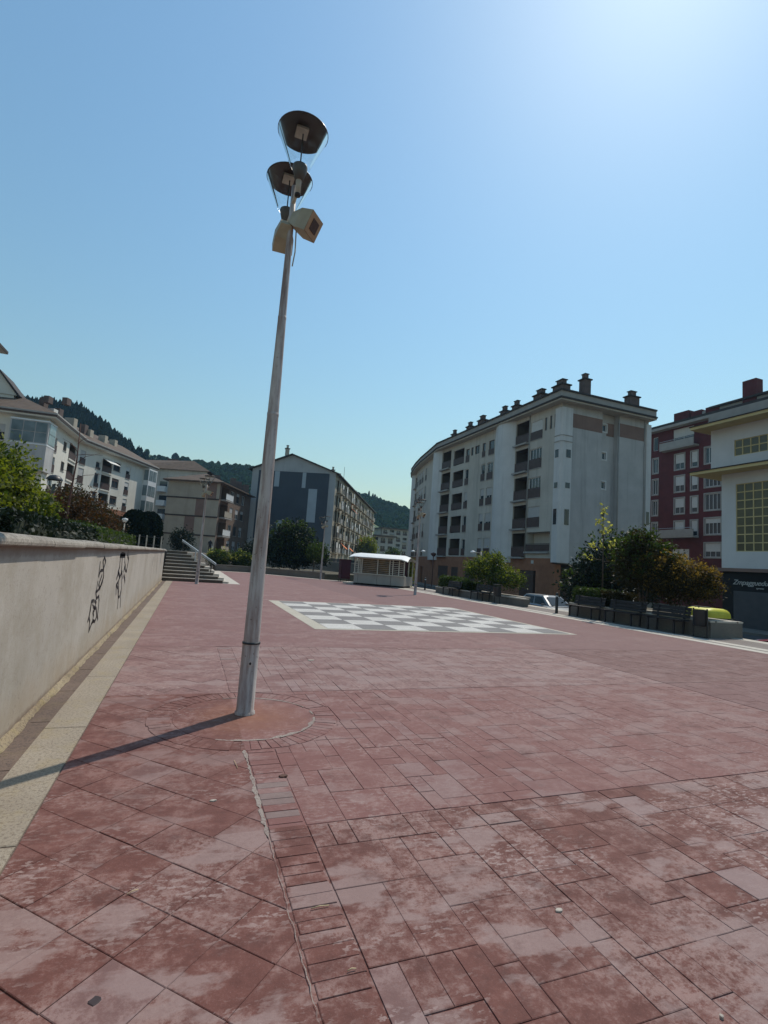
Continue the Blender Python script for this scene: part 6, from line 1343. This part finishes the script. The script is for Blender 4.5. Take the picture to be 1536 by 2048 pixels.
for px_, py_, pt in ((737, 995, 981), (745, 998, 986), (749, 999, 988), (753, 1001, 992), (760, 1003, 994), (765, 1006, 999), (390, 927, 919), (403, 928, 919), (365, 922, 912), (373, 924, 914), (350, 918, 905), (417, 930, 924), (470, 935, 926), (715, 988, 984), (730, 993, 987)):
    b = atY(px_, py_ + 4, 428); t = atY(px_, pt, 428); nar = px_ > 735; ct_.append((b, t.z - b.z, 1.1 if nar else 3.0, nar))
ct_.sort(key=lambda q: q[0].x / q[0].y)
ORD = ['first', 'second', 'third', 'fourth', 'fifth', 'sixth', 'seventh', 'eighth', 'ninth', 'tenth']; cnt = {True: 0, False: 0}
for i, (b, h, w_, nar) in enumerate(ct_):
    w1 = ORD[cnt[nar]]; cnt[nar] += 1
    r = empty('ridge_tree', tuple(b), w1 + (' narrow tree from the left on the ridge right of the gabled house' if nar else ' small round tree from the left on the far green skyline'), 'tree', 'trees on the far ridge'); m_ = MB(True); m_.lathe([(0.3 * w_, 0.1 * h), (w_, 0.35 * h), (0.95 * w_, 0.6 * h), (0.6 * w_, 0.85 * h), (0.05, h)], tuple(b), 9)
    m_.v = [(x + random.gauss(0, .12 * w_), y + random.gauss(0, .12 * w_), z) for x, y, z in m_.v]; m_.out('crown', 'leaf_conifer', r); MB(True).tube([tuple(b), (b.x, b.y, b.z + 0.2 * h)], 0.2, 5).out('trunk', 'bark', r)

# ================================================================== LITTER ON THE PAVING
def blob(px_, py_, rad, m, name, label, cat, th=0.006, z=0.002, asp=1.0):
    c = gnd(px_, py_); n = 11; pts = [(c.x + rad * random.uniform(0.75, 1.15) * math.cos(2 * math.pi * k / n) * asp, c.y + rad * random.uniform(0.75, 1.15) * math.sin(2 * math.pi * k / n)) for k in range(n)]
    m_ = MB(); v, f = bevel_poly(pts, z + th, 0.002, th + 0.002); m_.add(v, f); o = m_.out(name, m); tag(o, label, cat); return o
blob(190, 2002, 0.020, 'stain', 'gum_spot', 'black gum spot on the diagonal tiles at the bottom left', 'stain', 0.0008, 0.001)
blob(1118, 1822, 0.013, 'litter', 'paper_scrap', 'crumpled pale scrap on the red paving at lower right', 'litter', 0.006, 0.001, 1.6); blob(1443, 2036, 0.008, 'litter', 'pebble', 'tiny white pebble in the bottom right corner', 'pebble', 0.008); blob(426, 1602, 0.010, 'litter', 'paper_scrap', 'small white scrap on the diagonal tiles left of the mortar seam', 'litter', 0.006, 0.001, 2.0)
blob(566, 1553, 0.020, 'leaf_litter', 'dead_leaf', 'curled dead leaf beside the soldier course of bricks', 'leaf', 0.008, 0.001, 1.6); blob(622, 1321, 0.03, 'litter', 'paper_scrap', 'white scrap on the paving behind the foreground lamp post', 'litter', 0.008, 0.001, 1.8)
for i, (a, b, lab) in enumerate((((253, 1792), (276, 1781), 'straw stalk lying along a joint of the diagonal tiles'), ((622, 1820), (658, 1813), 'straw stalk on the soldier course near the bottom'), ((695, 1945), (712, 1940), 'short straw bit on the bricks at the very bottom'), ((475, 1538), (468, 1522), 'small dry stalk left of the mortar seam'))):
    p, q = gnd(*a), gnd(*b); m_ = MB(True); m_.tube([(p.x, p.y, 0.006), ((p.x + q.x) / 2, (p.y + q.y) / 2 + 0.003, 0.008), (q.x, q.y, 0.005)], 0.0022, 5); tag(m_.out('straw', 'straw'), lab, 'straw')

# ================================================================== HAZE
hz = MB().box(-700, 900, -60, 950, STREET - 1.2, 190).out('haze', None); hz['kind'] = 'stuff'; hz.data.materials.clear()
hm = bpy.data.materials.new('haze'); hm.use_nodes = True; hn = hm.node_tree.nodes; hn.remove(hn['Principled BSDF']); pv = hn.new('ShaderNodeVolumePrincipled')
pv.inputs['Color'].default_value = (0.42, 0.72, 1.0, 1); pv.inputs["Density"].default_value = 0.00020; pv.inputs['Anisotropy'].default_value = 0.3
hm.node_tree.links.new(pv.outputs[0], hn['Material Output'].inputs['Volume']); hz.data.materials.append(hm)
